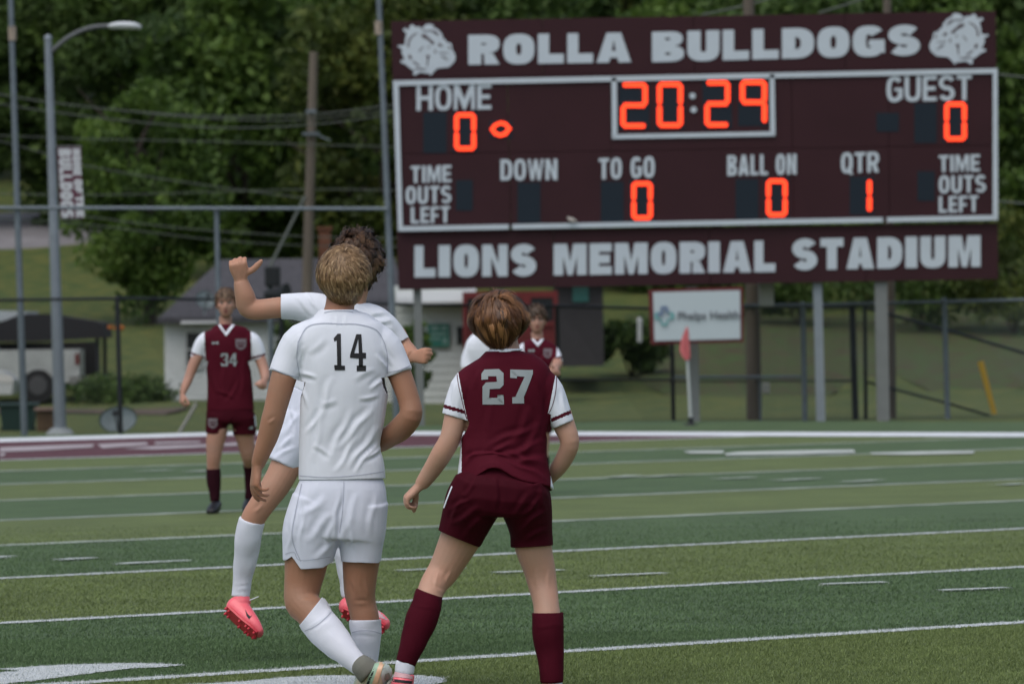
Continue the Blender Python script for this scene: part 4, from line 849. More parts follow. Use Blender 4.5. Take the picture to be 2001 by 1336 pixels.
# ================================================================ FENCES (chain link)
def chain(fr_, segs, d0fn, m, rad=.0016, pitch=.062):
    """diamond mesh wires between top and bottom rails, joined"""
    v, f = [], []
    def bar_(a, b):
        a, b = Vector(a), Vector(b); t = (b - a).normalized(); s = Vector((-t.z, 0, t.x)) * rad; k = len(v); e = Vector((0, rad, 0))
        v.extend([tuple(a + s), tuple(a - s), tuple(b - s), tuple(b + s)]); f.append((k, k + 1, k + 2, k + 3))
    (xa, ya, za0, za1), (xb, yb, zb0, zb1) = segs; L = math.hypot(xb - xa, yb - ya); Hh = za1 - za0; n = int((L + Hh) / pitch)
    for i in range(n):
        for sgn in (1, -1):
            u0 = i * pitch - (Hh if sgn == 1 else 0); u1 = u0 + Hh; lo, hi = max(0, u0), min(L, u1)
            if hi <= lo: continue
            def pt(u):
                k = (u - u0) / Hh; k = k if sgn == 1 else 1 - k; r_ = u / L; return Vector((xa + (xb - xa) * r_, ya + (yb - ya) * r_ + .0015 * sgn, (za0 + (zb0 - za0) * r_) + k * Hh))
            bar_(pt(lo), pt(hi))
    return v, f
def fence(name, label, pts, m, posts, rw, pr, mid=None, mesh=True):
    """pts: (px, ytop, ybase, d)"""
    r = empty(name, W(*[(pts[0][0] + pts[-1][0]) / 2, pts[0][2], pts[0][3]]), label, 'fence'); s = .0075; V, F = [], []
    for (xa, ta, ba, da), (xb, tb, bb, db) in zip(pts, pts[1:]):
        A, B, A0, B0 = W(xa, ta, da), W(xb, tb, db), W(xa, ba, da), W(xb, bb, db)
        pole('top_rail', A, B, rw, rw, m, r, 8)
        if mid: 
            ma, mb = [A0.lerp(A, mid), B0.lerp(B, mid)]; pole('middle_rail', ma + Vector((0, .03, 0)), mb + Vector((0, .03, 0)), rw * .8, rw * .8, m, r, 8)
        if mesh:
            v, f = chain(None, ((A.x, A.y + .04, A0.z, A.z), (B.x, B.y + .04, B0.z, B.z)), None, m); k = len(V); V += v; F += [tuple(i + k for i in q) for q in f]
    if V: o = mesh_np('chain_link', V, F, 4, m, r); o['kind'] = 'stuff'
    for px0, y0, px1, y1, d in posts:
        a, b = W(px1, y1, d), W(px0, y0, d); pole('post', a, b, pr, pr, m, r, 12)
        bm = bmesh.new(); ellipsoid(bm, b + Vector((0, 0, .01)), ((1, 0, 0), (0, 1, 0), (0, 0, 1)), (pr * 1.15, pr * 1.15, pr * .9), 10, 6); finish('post_cap', bm, m, r)
fence('black_fence', 'black chain link fence running behind the end zone up to the sponsor sign', [(-120, 588, 858, 93.5), (232, 583, 853, 94.5), (560, 586, 842, 97), (817, 596, 830, 99.5), (1090, 598, 826, 100.5), (1313, 604, 822, 102)], m_black,
      [(229, 583, 236, 850, 94.5), (-90, 586, -80, 857, 93.5), (548, 586, 556, 842, 97), (817, 596, 824, 832, 99.5), (1088, 600, 1092, 825, 100.5), (1312, 604, 1316, 822, 102)], .022, .034)
fence('black_fence', 'black chain link fence behind the sponsor sign with a middle rail', [(1090, 742, 745, 101.2), (1313, 742, 745, 101.4)], m_black, [(1314, 742, 1316, 822, 101.3)], .018, .03, mesh=False)
fence('black_fence', 'black chain link fence between the sponsor sign and the corner post under the scoreboard', [(1313, 602, 822, 101.6), (1668, 600, 821, 100)], m_black, [(1665, 598, 1672, 821, 100)], .018, .05, mid=.35)
fence('ramp_fence', 'dark fence whose rails slope down to the right behind the grey fence', [(1690, 601, 748, 100.5), (1850, 645, 790, 101.5), (2060, 707, 852, 103)], m_black, [(1690, 600, 1692, 822, 100.4)], .026, .03, mesh=False, mid=.02)
fence('grey_fence', 'galvanised chain link fence under the right half of the scoreboard', [(1450, 597, 823, 99.3), (1569, 596, 822, 99.3), (1848, 590, 823, 99.2), (2120, 583, 829, 99)], m_galv, [(1569, 596, 1573, 822, 99.3), (1845, 588, 1852, 824, 99.2), (2118, 582, 2124, 830, 99)], .024, .04)
pole('lower_rail', W(1318, 737, 99.6), W(1566, 736, 99.4), .022, .022, m_galv, [o for o in bpy.data.objects if o.name.startswith('grey_fence')][0], 8)
# ================================================================ PEOPLE
m_skin = {}
def skin(name, col, red=.25):
    m = mat(name, col, .52, vscale=7, col2=tuple(min(1, c * k) for c, k in zip(col, (1.18, 1.02, .96))), bump=.12, bscale=220, sss=.05, spec=.35, sheen=.05)
    return m
SK14 = skin('skin_tan', (.305, .165, .105)); SKB = skin('skin_light_tan', (.375, .215, .148)); SK27 = skin('skin_fair', (.41, .26, .195)); SK34 = skin('skin_pale', (.36, .21, .16))
def cloth(name, col, var=.05, rough=.75, sheen=.15, bump=.12, spec=.2): return mat(name, col, rough, var=var, vscale=10, bump=bump, bscale=420, sheen=sheen, spec=spec)
WHITE = cloth('white_cloth', (.69, .73, .82), .02); WSHORT = cloth('white_short_cloth', (.64, .68, .80), .02)
MAROON = cloth('maroon_cloth', (.068, .004, .013), .08, sheen=0, spec=.08); MSHORT = cloth('maroon_short_cloth', (.046, .003, .009), .08, sheen=0, spec=.08)
WSOCK = cloth('white_sock', (.67, .70, .79), .03, bump=.3); MSOCK = cloth('maroon_sock', (.056, .004, .011), .1, bump=.3, sheen=0, spec=.06); DSOCK = cloth('dark_sock', (.026, .005, .010), .1, sheen=0, spec=.08)
class Rig:
    def __init__(s, name, label, x, y, d, cat='person'):
        s.d = d; s.s = d / FPX; g = G(x, y); s.root = empty(name, P(x, y, d), label, cat)
    def p(s, x, y, dz=0): return P(x, y, s.d + dz)
    def rows(s, pts):
        """(px, py, dz_m, a_px, b_px)"""
        o = []
        for q in pts:
            x, y, dz, a = q[:4]; b = q[4] if len(q) > 4 else a; v = s.p(x, y, dz); o.append((*v, a * s.s, b * s.s))
        return o
    def tube(s, bm, pts, side=None, ends=(0, 0), seg=20, sub=3, power=2.0): tube(bm, s.rows(pts), seg=seg, sub=sub, side=side, ends=ends, power=power)
def hand(bm, wrist, f, n, t, size=1.0, curl=(35, 45, 30), spread=6, thumb=None, curls=None, rad=.0082):
    """f: towards the knuckles, n: out of the palm, t: towards the thumb"""
    f, n, t = Vector(f).normalized(), Vector(n).normalized(), Vector(t); n = (n - f * n.dot(f)).normalized(); t = (t - f * t.dot(f) - n * t.dot(n)).normalized(); k = size; W_ = Vector(wrist)
    c = W_ + f * .045 * k
    tube(bm, [(*(W_ - f * .035 * k), .029 * k, .023 * k), (*(W_ - f * .005 * k), .0285 * k, .021 * k), (*(W_ + f * .02 * k), .031 * k, .019 * k), (*(W_ + f * .05 * k), .039 * k, .0175 * k), (*(W_ + f * .077 * k - n * .002), .040 * k, .0135 * k)], side=t, seg=16, ends=(0, .5), power=2.4)
    roots = [(.029, .088, .071), (.010, .093, .080), (-.010, .090, .074), (-.029, .082, .059)]
    for i, (o, l, L) in enumerate(roots):
        cu = (curls[i] if curls else curl); a = 0; p = W_ + t * o * k + f * (l - .012) * k - n * .002 * k; d0 = (f + t * math.tan(math.radians(spread)) * (1.5 - i) / 1.5).normalized(); pts = [(*(p - d0 * .012 * k), rad * k)]; pts.append((*p, rad * 1.22 * k))
        for j, frac in enumerate((.46, .30, .24)):
            a += math.radians(cu[j] * (1 + .06 * i)); d = d0 * math.cos(a) + n * math.sin(a); p = p + d * L * frac * k; r = rad * (1, .93, .8)[j] * k * (1 if i < 3 else .88); pts.append((*p, r))
        tube(bm, [(*q[:3], q[3], q[3]) for q in pts], seg=10, sub=3, side=t, ends=(0, 1))
    th = thumb or (.55, .75, .35)     # components along f, t, n of the thumb's direction
    p = W_ + f * .030 * k + t * .020 * k + n * .004 * k; d = (f * th[0] + t * th[1] + n * th[2]).normalized(); p2 = p + d * .036 * k; d2 = (d + f * .35 - t * .1).normalized(); p3 = p2 + d2 * .032 * k; p4 = p3 + (d2 + f * .1).normalized() * .022 * k
    tube(bm, [(*p, .0175 * k, .0165 * k), (*p2, .0135 * k, .0130 * k), (*p3, .0125 * k, .0120 * k), (*p4, .0100 * k, .0095 * k)], seg=10, sub=3, side=n, ends=(.3, 1))
def head(bm, c, f, u, k=1.0, jaw=1.0):
    """c: centre of the skull; f: facing, u: up; unit head ~ 0.235 m tall"""
    f, u = Vector(f).normalized(), Vector(u); u = (u - f * u.dot(f)).normalized(); r = f.cross(u).normalized(); c = Vector(c); A = (r, f, u)
    E = lambda o, rad, s=16: ellipsoid(bm, c + (r * o[0] + f * o[1] + u * o[2]) * k, A, [x * k for x in rad], s, 12)
    E((0, -.008, .015), (.075, .095, .088), 24); E((0, .028, -.035), (.062, .062, .075), 20); E((0, .050, -.078), (.036 * jaw, .036, .034)); E((0, .030, -.070), (.052 * jaw, .045, .034))
    E((0, .082, .022), (.052, .012, .012)); E((0, .090, -.020), (.011, .016, .024)); E((0, .098, -.036), (.015, .013, .010)); E((0, .082, -.061), (.022, .012, .010))
    for s in (-1, 1):
        E((s * .076, -.006, -.018), (.009, .017, .031), 12); E((s * .082, -.014, -.010), (.006, .012, .022), 12); E((s * .040, .066, -.022), (.022, .016, .018))
    return A, c
def face_parts(par, A, c, k=1.0, open_mouth=False):
    r, f, u = A; q = lambda a, b, d: c + (r * a + f * b + u * d) * k
    me_ = mat('eye_white', (.45, .43, .42), .3); mi = mat('iris', (.03, .025, .02), .2); mb = mat('brow', (.07, .04, .025), .9); ml = mat('lips', (.26, .085, .075), .5)
    for s in (-1, 1):
        bm = bmesh.new(); ellipsoid(bm, q(s * .031, .079, .000), A, (.014 * k, .010 * k, .0055 * k), 12, 8); e = finish('eye', bm, me_, par, True)
        bm = bmesh.new(); ellipsoid(bm, q(s * .031, .0855, .001), A, (.006 * k, .005 * k, .0052 * k), 10, 7); finish('iris', bm, mi, e, True)
        bm = bmesh.new(); tube(bm, [(*q(s * .014, .092, .013), .003 * k, .003 * k), (*q(s * .032, .090, .019), .0042 * k, .0042 * k), (*q(s * .052, .074, .013), .0025 * k, .0025 * k)], seg=6); finish('eyebrow', bm, mb, par, True)
    bm = bmesh.new(); ellipsoid(bm, q(0, .091, -.059), A, (.019 * k, .006 * k, .0045 * k), 12, 7); ellipsoid(bm, q(0, .090, -.068 if not open_mouth else -.074), A, (.017 * k, .006 * k, .005 * k), 12, 7); finish('lips', bm, ml, par, True)
    if open_mouth: bm = bmesh.new(); ellipsoid(bm, q(0, .0925, -.066), A, (.011 * k, .004 * k, .006 * k), 10, 7); finish('mouth', bm, mat('mouth_dark', (.03, .008, .008), .6), par, True)
def sample(cols, n):
    return cols
def hair(par, c, A, R, region, whorl, n, L, lift, mats, seed=1, droop=.25, curl=0.0, width=.0011, shell=.96, swirl=.5, steps=5, jitter=.25, flip=0.0, clumps=260, pull=.65, taper=.22, stray=.06):
    """c centre, A axes (r,f,u), R radii of the hair body; region(x,y,z)->bool in unit coordinates, whorl: unit dir"""
    rg = np.random.default_rng(seed); r, f, u = [np.array(a) for a in A]; B = np.stack([r, f, u], 1); R = np.array(R); C = np.array(c)
    def place(q):      # narrower towards the nape
        q = np.array(q); k = 1 - taper * np.clip(-q[..., 2:3] - .05, 0, 1) ** 1.3; w = q.copy(); w[..., 0:1] *= k; w[..., 1:2] *= 1 - taper * .5 * np.clip(-q[..., 2:3], 0, 1); return C + (w * R) @ B.T
    bm = bmesh.new(); ellipsoid(bm, (0, 0, 0), ((1, 0, 0), (0, 1, 0), (0, 0, 1)), (1, 1, 1), 48, 32)
    kill = [v for v in bm.verts if not region(*v.co)]; bmesh.ops.delete(bm, geom=kill, context='VERTS')
    for v in bm.verts:
        nz = 1 + .02 * math.sin(v.co.x * 23 + v.co.z * 17) * math.sin(v.co.y * 19 - v.co.z * 11); v.co = Vector(place(np.array(v.co) * shell * nz))
    h = finish('hair', bm, mats[0], par, True, recalc=True)
    P0 = rg.normal(0, 1, (n * 3, 3)); P0 /= np.linalg.norm(P0, axis=1)[:, None]; keep = np.array([region(*p) for p in P0]); P0 = P0[keep][:n]; n = len(P0)
    K = min(clumps, n); gi = np.argmin(((P0[:, None, :] - P0[None, :K, :]) ** 2).sum(2), axis=1)
    wv = np.array(whorl, float); wv /= np.linalg.norm(wv); T = P0 - wv * 1.0; T += np.cross(wv, P0) * swirl
    T += rg.normal(0, jitter, (K, 3))[gi] + rg.normal(0, jitter * .35, T.shape); T[:, 2] -= droop * 1.2
    st_ = rg.uniform(0, 1, n) < stray
    p = P0.copy(); pts = [P0 * shell * .97]; Ls = L * rg.uniform(.7, 1.2, K)[gi] * rg.uniform(.8, 1.05, n); lf = lift * rg.uniform(.15, 1.2, K)[gi] * rg.uniform(.8, 1.15, n) * np.where(st_, 1.7, 1); ph = rg.uniform(0, 6.28, K)[gi] + rg.normal(0, .3, n)
    for sct in range(steps):
        N = p / np.linalg.norm(p, axis=1)[:, None]; t = T - N * (T * N).sum(1)[:, None]; t /= np.linalg.norm(t, axis=1)[:, None] + 1e-6
        if curl: t = t + curl * (np.cross(N, t) * np.sin(ph + sct * 1.9)[:, None])
        p = p + t * (Ls / steps)[:, None] / R.mean(); N = p / np.linalg.norm(p, axis=1)[:, None]; g = (sct + 1) / steps
        rad = 1 + lf * math.sin(math.pi * min(1, g * (.85 - flip * .3))) + (curl * .03 * np.cos(ph + sct * 2.2) if curl else 0); p = N * 1.0
        q = N * rad[:, None]; k_ = (pull * g * np.where(st_, .2, 1))[:, None]; pts.append(q * (1 - k_) + q[:K][gi] * k_); T[:, 2] -= droop
    S_ = np.stack([place(q) for q in pts], 1)
    nst = S_.shape[1]; V = np.zeros((n, nst, 2, 3))
    for i in range(nst):
        d = S_[:, min(i + 1, nst - 1)] - S_[:, max(i - 1, 0)]; N = S_[:, i] - C; s = np.cross(d, N); s /= np.linalg.norm(s, axis=1)[:, None] + 1e-9
        w = width * (1 - .75 * (i / (nst - 1)) ** 1.5); V[:, i, 0] = S_[:, i] + s * w; V[:, i, 1] = S_[:, i] - s * w
    base = np.arange(n)[:, None] * nst * 2; F = np.concatenate([base + np.array([[2 * i, 2 * i + 1, 2 * i + 3, 2 * i + 2]]) for i in range(nst - 1)], 0)
    rnd = np.repeat(np.clip(.45 + rg.normal(0, .24, K)[gi] + rg.normal(0, .10, n), 0, 1), nst * 2)
    mesh_np('strands', V.reshape(-1, 3), F, 4, mats[1], h, attrs={'rnd': rnd}, smooth=True)
    return h
def hair_mats(name, a, b, c): return (mat(name + '_scalp', tuple(x * .6 for x in a), .8, bump=.5, bscale=300), attr_mix_mat(name, [(0, a), (.5, b), (1, c)], 'rnd', rough=.42, spec=.4))

def fold_disp(me, rig, folds, noise=0.0, nscale=9.0, seed=0, voff=(0, 0, 0), both=False):
    n = len(me.vertices); co = np.zeros(n * 3, np.float32); me.vertices.foreach_get('co', co); co = co.reshape(-1, 3).astype(float)
    no = np.zeros(n * 3, np.float32); me.vertices.foreach_get('normal', no); no = no.reshape(-1, 3).astype(float)
    X, Y = to_px(co); D = np.zeros(n); vis = np.clip((.25 - no[:, 1]) / .5, 0, 1) if not both else 1
    for (x0, y0, x1, y1, w, amp) in folds:
        w = max(3.2, w * .68); dx, dy = x1 - x0, y1 - y0; L = math.hypot(dx, dy); ux, uy = dx / L, dy / L; a = (X - x0) * ux + (Y - y0) * uy; b = -(X - x0) * uy + (Y - y0) * ux
        b = b + 2.0 * np.sin(a * .09 + x0) ; fade = np.clip(np.minimum(a, L - a) / (L * .38), 0, 1) ** .8
        D += amp * .0011 * fade * (np.exp(-(b / w) ** 2) - .75 * np.exp(-((b - 1.9 * w) / (w * 1.15)) ** 2)) * vis
    if noise:
        rg = np.random.default_rng(seed)
        for k in range(9):
            d = rg.normal(0, 1, 3); d /= np.linalg.norm(d); fr = nscale * rg.uniform(.6, 2.2); D += noise * .001 / (.6 + k * .22) * np.sin(co @ d * fr * 2 + rg.uniform(0, 6) + 1.3 * np.sin(co @ rg.normal(0, 1, 3) * fr * .8))
    co += no * D[:, None]; me.vertices.foreach_set('co', co.astype(np.float32).ravel()); me.update()
def garment(rig, name, build, voxel, m, caps=(), folds=(), noise=0.0, nscale=9.0, smooth=5, thick=.003, region=None, seed=0, parent=None, flare=None):
    """caps: (x, y, dz, nx, ny(px sense), n_depth, r_px): openings cut by a plane just inside the end of the tube"""
    bm = bmesh.new(); build(bm); me = remeshed(bm, voxel, smooth)
    fold_disp(me, rig, folds, noise, nscale, seed)
    bm = bmesh.new(); bm.from_mesh(me); bpy.data.meshes.remove(me)
    for x, y, dz, nx, ny, nd, r in caps:
        q = rig.p(x, y, dz); nrm = Vector((nx, nd or 0, -ny)).normalized(); q = q - nrm * voxel * 1.3; r = r * rig.s * 1.15
        fs = [f for f in bm.faces if abs((f.calc_center_median() - q).dot(nrm)) < .06 and (f.calc_center_median() - q).length < r]
        gs = list({v for f in fs for v in f.verts}) + list({e for f in fs for e in f.edges}) + fs
        bmesh.ops.bisect_plane(bm, geom=gs, plane_co=q, plane_no=nrm)
        kill = [f for f in bm.faces if (f.calc_center_median() - q).dot(nrm) > 0 and (f.calc_center_median() - q).length < r]
        bmesh.ops.delete(bm, geom=kill, context='FACES')
    bmesh.ops.remove_doubles(bm, verts=bm.verts, dist=.0004)
    loose = [v for v in bm.verts if not v.link_faces]; bmesh.ops.delete(bm, geom=loose, context='VERTS')
    me = bpy.data.meshes.new(name); bm.to_mesh(me); bm.free()
    if region is not None:
        n = len(me.vertices); co = np.zeros(n * 3, np.float32); me.vertices.foreach_get('co', co); co = co.reshape(-1, 3).astype(float); X, Y = to_px(co)
        a = me.attributes.new('zone', 'FLOAT', 'POINT'); a.data.foreach_set('value', region(X, Y, co).astype(np.float32))
    if flare: flare(me)
    o = link(name, me, m, parent or rig.root, True); o['tmp_cloth'] = 1
    if thick: md = o.modifiers.new('thickness', 'SOLIDIFY'); md.thickness = thick; md.offset = -1
    return o
def tuck_old(inner, outer, gap=.007, reach=.05):
    """draw the inner surface back under the outer cloth wherever it would show through"""
    bv = world_bvh(outer); off = Vector((0, 0, 0)); q = inner
    while q: off += q.location; q = q.parent
    nr = [v.normal.copy() for v in inner.data.vertices]
    for _ in range(2):
        for v, n0 in zip(inner.data.vertices, nr):
            w = v.co + off; h = bv.find_nearest(w, reach)
            if h[0] is None: continue
            d = w - h[0]; n = h[1]
            if n.dot(n0) < -.2: n = -n
            sd = d.dot(n)
            if sd > -gap and (d - n * sd).length < .006 + .25 * abs(sd): v.co -= n * (sd + gap)
def tuck(inner, outer, gap=.007, reach=.05, margin=.022):
    bv = world_bvh(outer); off = Vector((0, 0, 0)); q = inner
    while q: off += q.location; q = q.parent
    om = outer.data; eo = {}
    for p_ in om.polygons:
        for k_ in p_.edge_keys: eo[k_] = eo.get(k_, 0) + 1
    bi = {i for k_, c_ in eo.items() if c_ == 1 for i in k_}; from mathutils.kdtree import KDTree
    kd = KDTree(max(1, len(bi))); oo = Vector((0, 0, 0)); q = outer
    while q: oo += q.location; q = q.parent
    for i in bi: kd.insert(om.vertices[i].co + oo, i)
    kd.balance(); rim = margin
    me = inner.data; n_ = len(me.vertices); need = np.zeros(n_); dirs = np.zeros((n_, 3))
    for i, v in enumerate(me.vertices):
        w = v.co + off; h = bv.find_nearest(w, reach); dirs[i] = v.normal
        if h[0] is None: continue
        d = w - h[0]; n = h[1]
        if n.dot(v.normal) < .6 or (bi and kd.find(h[0])[2] < rim): continue
        sd = d.dot(n)
        if sd > -gap and (d - n * sd).length < .002 + .3 * abs(sd): need[i] = sd + gap; dirs[i] = n
    if need.max() <= 0: return
    e = np.zeros(len(me.edges) * 2, np.int32); me.edges.foreach_get('vertices', e); e = e.reshape(-1, 2); deg = np.bincount(e.ravel(), minlength=n_) + 1e-9
    d = need.copy()
    for _ in range(10):
        s = np.zeros(n_); np.add.at(s, e[:, 0], d[e[:, 1]]); np.add.at(s, e[:, 1], d[e[:, 0]]); d = np.maximum(need, s / deg * .86)
    D = dirs.copy()
    for _ in range(4):
        s = np.zeros((n_, 3)); np.add.at(s, e[:, 0], D[e[:, 1]]); np.add.at(s, e[:, 1], D[e[:, 0]]); D = (D + s) / (deg[:, None] + 1)
    co = np.zeros(n_ * 3, np.float32); me.vertices.foreach_get('co', co); co = co.reshape(-1, 3) - D * d[:, None]; me.vertices.foreach_set('co', co.astype(np.float32).ravel()); me.update()
def tuck_all(g, order):
    """order: names from innermost to outermost"""
    ch = {n: [c for c in g.root.children if c.name.split('.')[0] == n] for n in order}
    for i in range(len(order) - 2, -1, -1):
        a = order[i]
        for b in order[i + 1:]:
            for x in ch[a]:
                for y in ch[b]:
                    if a == 'body': tuck(x, y, .008, margin=.05)
    for c in g.root.children_recursive:
        if 'tmp_cloth' in c: del c['tmp_cloth']
def world_bvh(o):
    me = o.data; off = Vector((0, 0, 0)); q = o
    while q: off += q.location; q = q.parent
    return BVHTree.FromPolygons([v.co + off for v in me.vertices], [tuple(p.vertices) for p in me.polygons])
def decal(o, groups, m, name='jersey_number', lift=.0022, grid=5, back=False, par=None):
    V, F, Lr = fill2d(groups); bm = bmesh.new(); vs = [bm.verts.new((x, y, 0)) for x, y in V]
    for f in F:
        try: bm.faces.new([vs[i] for i in f])
        except ValueError: pass
    xs_ = [v[0] for v in V]; ys_ = [v[1] for v in V]
    for ax, lo, hi in ((0, min(xs_), max(xs_)), (1, min(ys_), max(ys_))):
        k = lo + grid
        while k < hi:
            co = (k, 0, 0) if ax == 0 else (0, k, 0); no = (1, 0, 0) if ax == 0 else (0, 1, 0)
            bmesh.ops.bisect_plane(bm, geom=bm.verts[:] + bm.edges[:] + bm.faces[:], plane_co=co, plane_no=no); k += grid
    bv = world_bvh(o); bad = []
    for v in bm.verts:
        d = (P(v.co.x, v.co.y, 30) - CAM).normalized(); h = bv.ray_cast(CAM, d)
        if h[0] is None: bad.append(v)
        else: v.co = h[0] + (h[1] if h[1].y < 0 else -h[1]) * lift
    if bad: bmesh.ops.delete(bm, geom=bad, context='VERTS')
    return finish(name, bm, m, par or o, True, recalc=False)
def line_decal(o, pts, w, m, name='seam', lift=.0022, step=4):
    c = catmull([(*p, 0) for p in pts], 6)[:, :2] if len(pts) > 2 else np.array(pts, float); bv = world_bvh(o); bm = bmesh.new(); prev = None
    for i in range(len(c)):
        t = c[min(i + 1, len(c) - 1)] - c[max(i - 1, 0)]; t /= np.linalg.norm(t); nrm = np.array([-t[1], t[0]]) * w / 2; cur = []
        for q in (c[i] + nrm, c[i] - nrm):
            d = (P(q[0], q[1], 30) - CAM).normalized(); h = bv.ray_cast(CAM, d); cur.append(bm.verts.new(h[0] + (h[1] if h[1].y < 0 else -h[1]) * lift) if h[0] else None)
        if prev and all(cur) and all(prev): bm.faces.new((prev[0], prev[1], cur[1], cur[0]))
        prev = cur
    return finish(name, bm, m, o, True, recalc=False)
def boot(rig, pts, mats, up=(0, 0, 1), sole_dir=(0, 0, -1), studs=True, name='boot', sole_m=None, tongue=None, length_px=None):
    """pts: heel->toe rows (px,py,dz,half width px,half height px) ; sole_dir: away from the foot's top"""
    bm = bmesh.new(); sd = Vector(sole_dir).normalized(); R_ = rig.rows(pts); ax = (Vector(R_[-1][:3]) - Vector(R_[0][:3])).normalized(); wd_ = ax.cross(sd).normalized()
    tube(bm, R_, side=wd_, ends=(.8, .8), seg=18, power=2.3)
    if tongue: rig.tube(bm, tongue, seg=16, ends=(0, .3))
    me = remeshed(bm, .005 if rig.d < 40 else .008, 4); o = link(name, me, mats, rig.root, True)
    # sole plate + studs
    bm = bmesh.new(); C_ = catmull([r for r in R_], 3); rings = []
    for r in C_:
        c = Vector(r[:3]) + sd * r[4] * .86; w = r[3] * .86; rings.append([bm.verts.new(c + wd_ * w), bm.verts.new(c - wd_ * w), bm.verts.new(c - wd_ * w + sd * .009), bm.verts.new(c + wd_ * w + sd * .009)])
    for a, b in zip(rings, rings[1:]):
        for k in range(4): bm.faces.new((a[k], a[(k + 1) % 4], b[(k + 1) % 4], b[k]))
    bm.faces.new(rings[0]); bm.faces.new(rings[-1][::-1])
    if studs:
        for fr in (.06, .2, .55, .68, .82, .93):
            r = C_[int(fr * (len(C_) - 1))]
            for s_ in (-1, 1):
                c = Vector(r[:3]) + sd * (r[4] * .86 + .009) + wd_ * s_ * r[3] * .55; tube(bm, [(*c, .0065, .0065), (*(c + sd * .011), .0045, .0045)], seg=8, sub=1, side=wd_)
    finish('sole', bm, sole_m, o)
    return o
def sock(rig, pts, m, top, name='sock', noise=.6, folds=(), seed=3, band=None, ribs=None):
    o = garment(rig, name, lambda bm: rig.tube(bm, pts, seg=24), .006 if rig.d < 40 else .010, m, caps=[top] if top else (), noise=noise, nscale=22, thick=.003, seed=seed, folds=folds, smooth=3)
    return o
def zone_mat(name, cols, soft=.06, rough=.75):
    """zone attribute: integer steps -> colours"""
    m = bpy.data.materials.new(name); m.use_nodes = True; t = m.node_tree; b = t.nodes['Principled BSDF']; b.inputs['Roughness'].default_value = rough; b.inputs['Sheen Weight'].default_value = 0; b.inputs['Specular IOR Level'].default_value = .1
    a = t.nodes.new('ShaderNodeAttribute'); a.attribute_name = 'zone'; r = t.nodes.new('ShaderNodeValToRGB'); r.color_ramp.interpolation = 'CONSTANT'
    e = r.color_ramp.elements; e[0].position = 0; e[0].color = (*cols[0][1], 1); e.remove(e[1])
    for p, c in cols[1:]: q = e.new(p); q.color = (*c, 1)
    t.links.new(a.outputs['Fac'], r.inputs[0]); t.links.new(r.outputs[0], b.inputs['Base Color'])
    n = t.nodes.new('ShaderNodeTexNoise'); n.inputs['Scale'].default_value = 420; g = t.nodes.new('ShaderNodeNewGeometry'); t.links.new(g.outputs['Position'], n.inputs['Vector'])
    bp = t.nodes.new('ShaderNodeBump'); bp.inputs['Strength'].default_value = .12; bp.inputs['Distance'].default_value = .02; t.links.new(n.outputs[0], bp.inputs['Height']); t.links.new(bp.outputs[0], b.inputs['Normal'])
    return m
MARC, WHC = (.068, .004, .013), (.69, .73, .82)
ZONE = zone_mat('two_tone_jersey', [(0, MARC), (.5, WHC), (.75, (.075, .006, .016)), (.85, WHC)])
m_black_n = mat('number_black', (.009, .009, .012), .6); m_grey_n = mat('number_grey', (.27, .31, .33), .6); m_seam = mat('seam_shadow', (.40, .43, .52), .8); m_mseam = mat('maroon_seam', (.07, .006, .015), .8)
m_pink = mat('boot_pink', (.85, .14, .18), .38, bump=.1, bscale=60, spec=.5); m_psole = mat('sole_red', (.55, .030, .05), .3, spec=.6); m_bblack = mat('boot_black', (.012, .013, .017), .45)
Xa = (1, 0, 0)

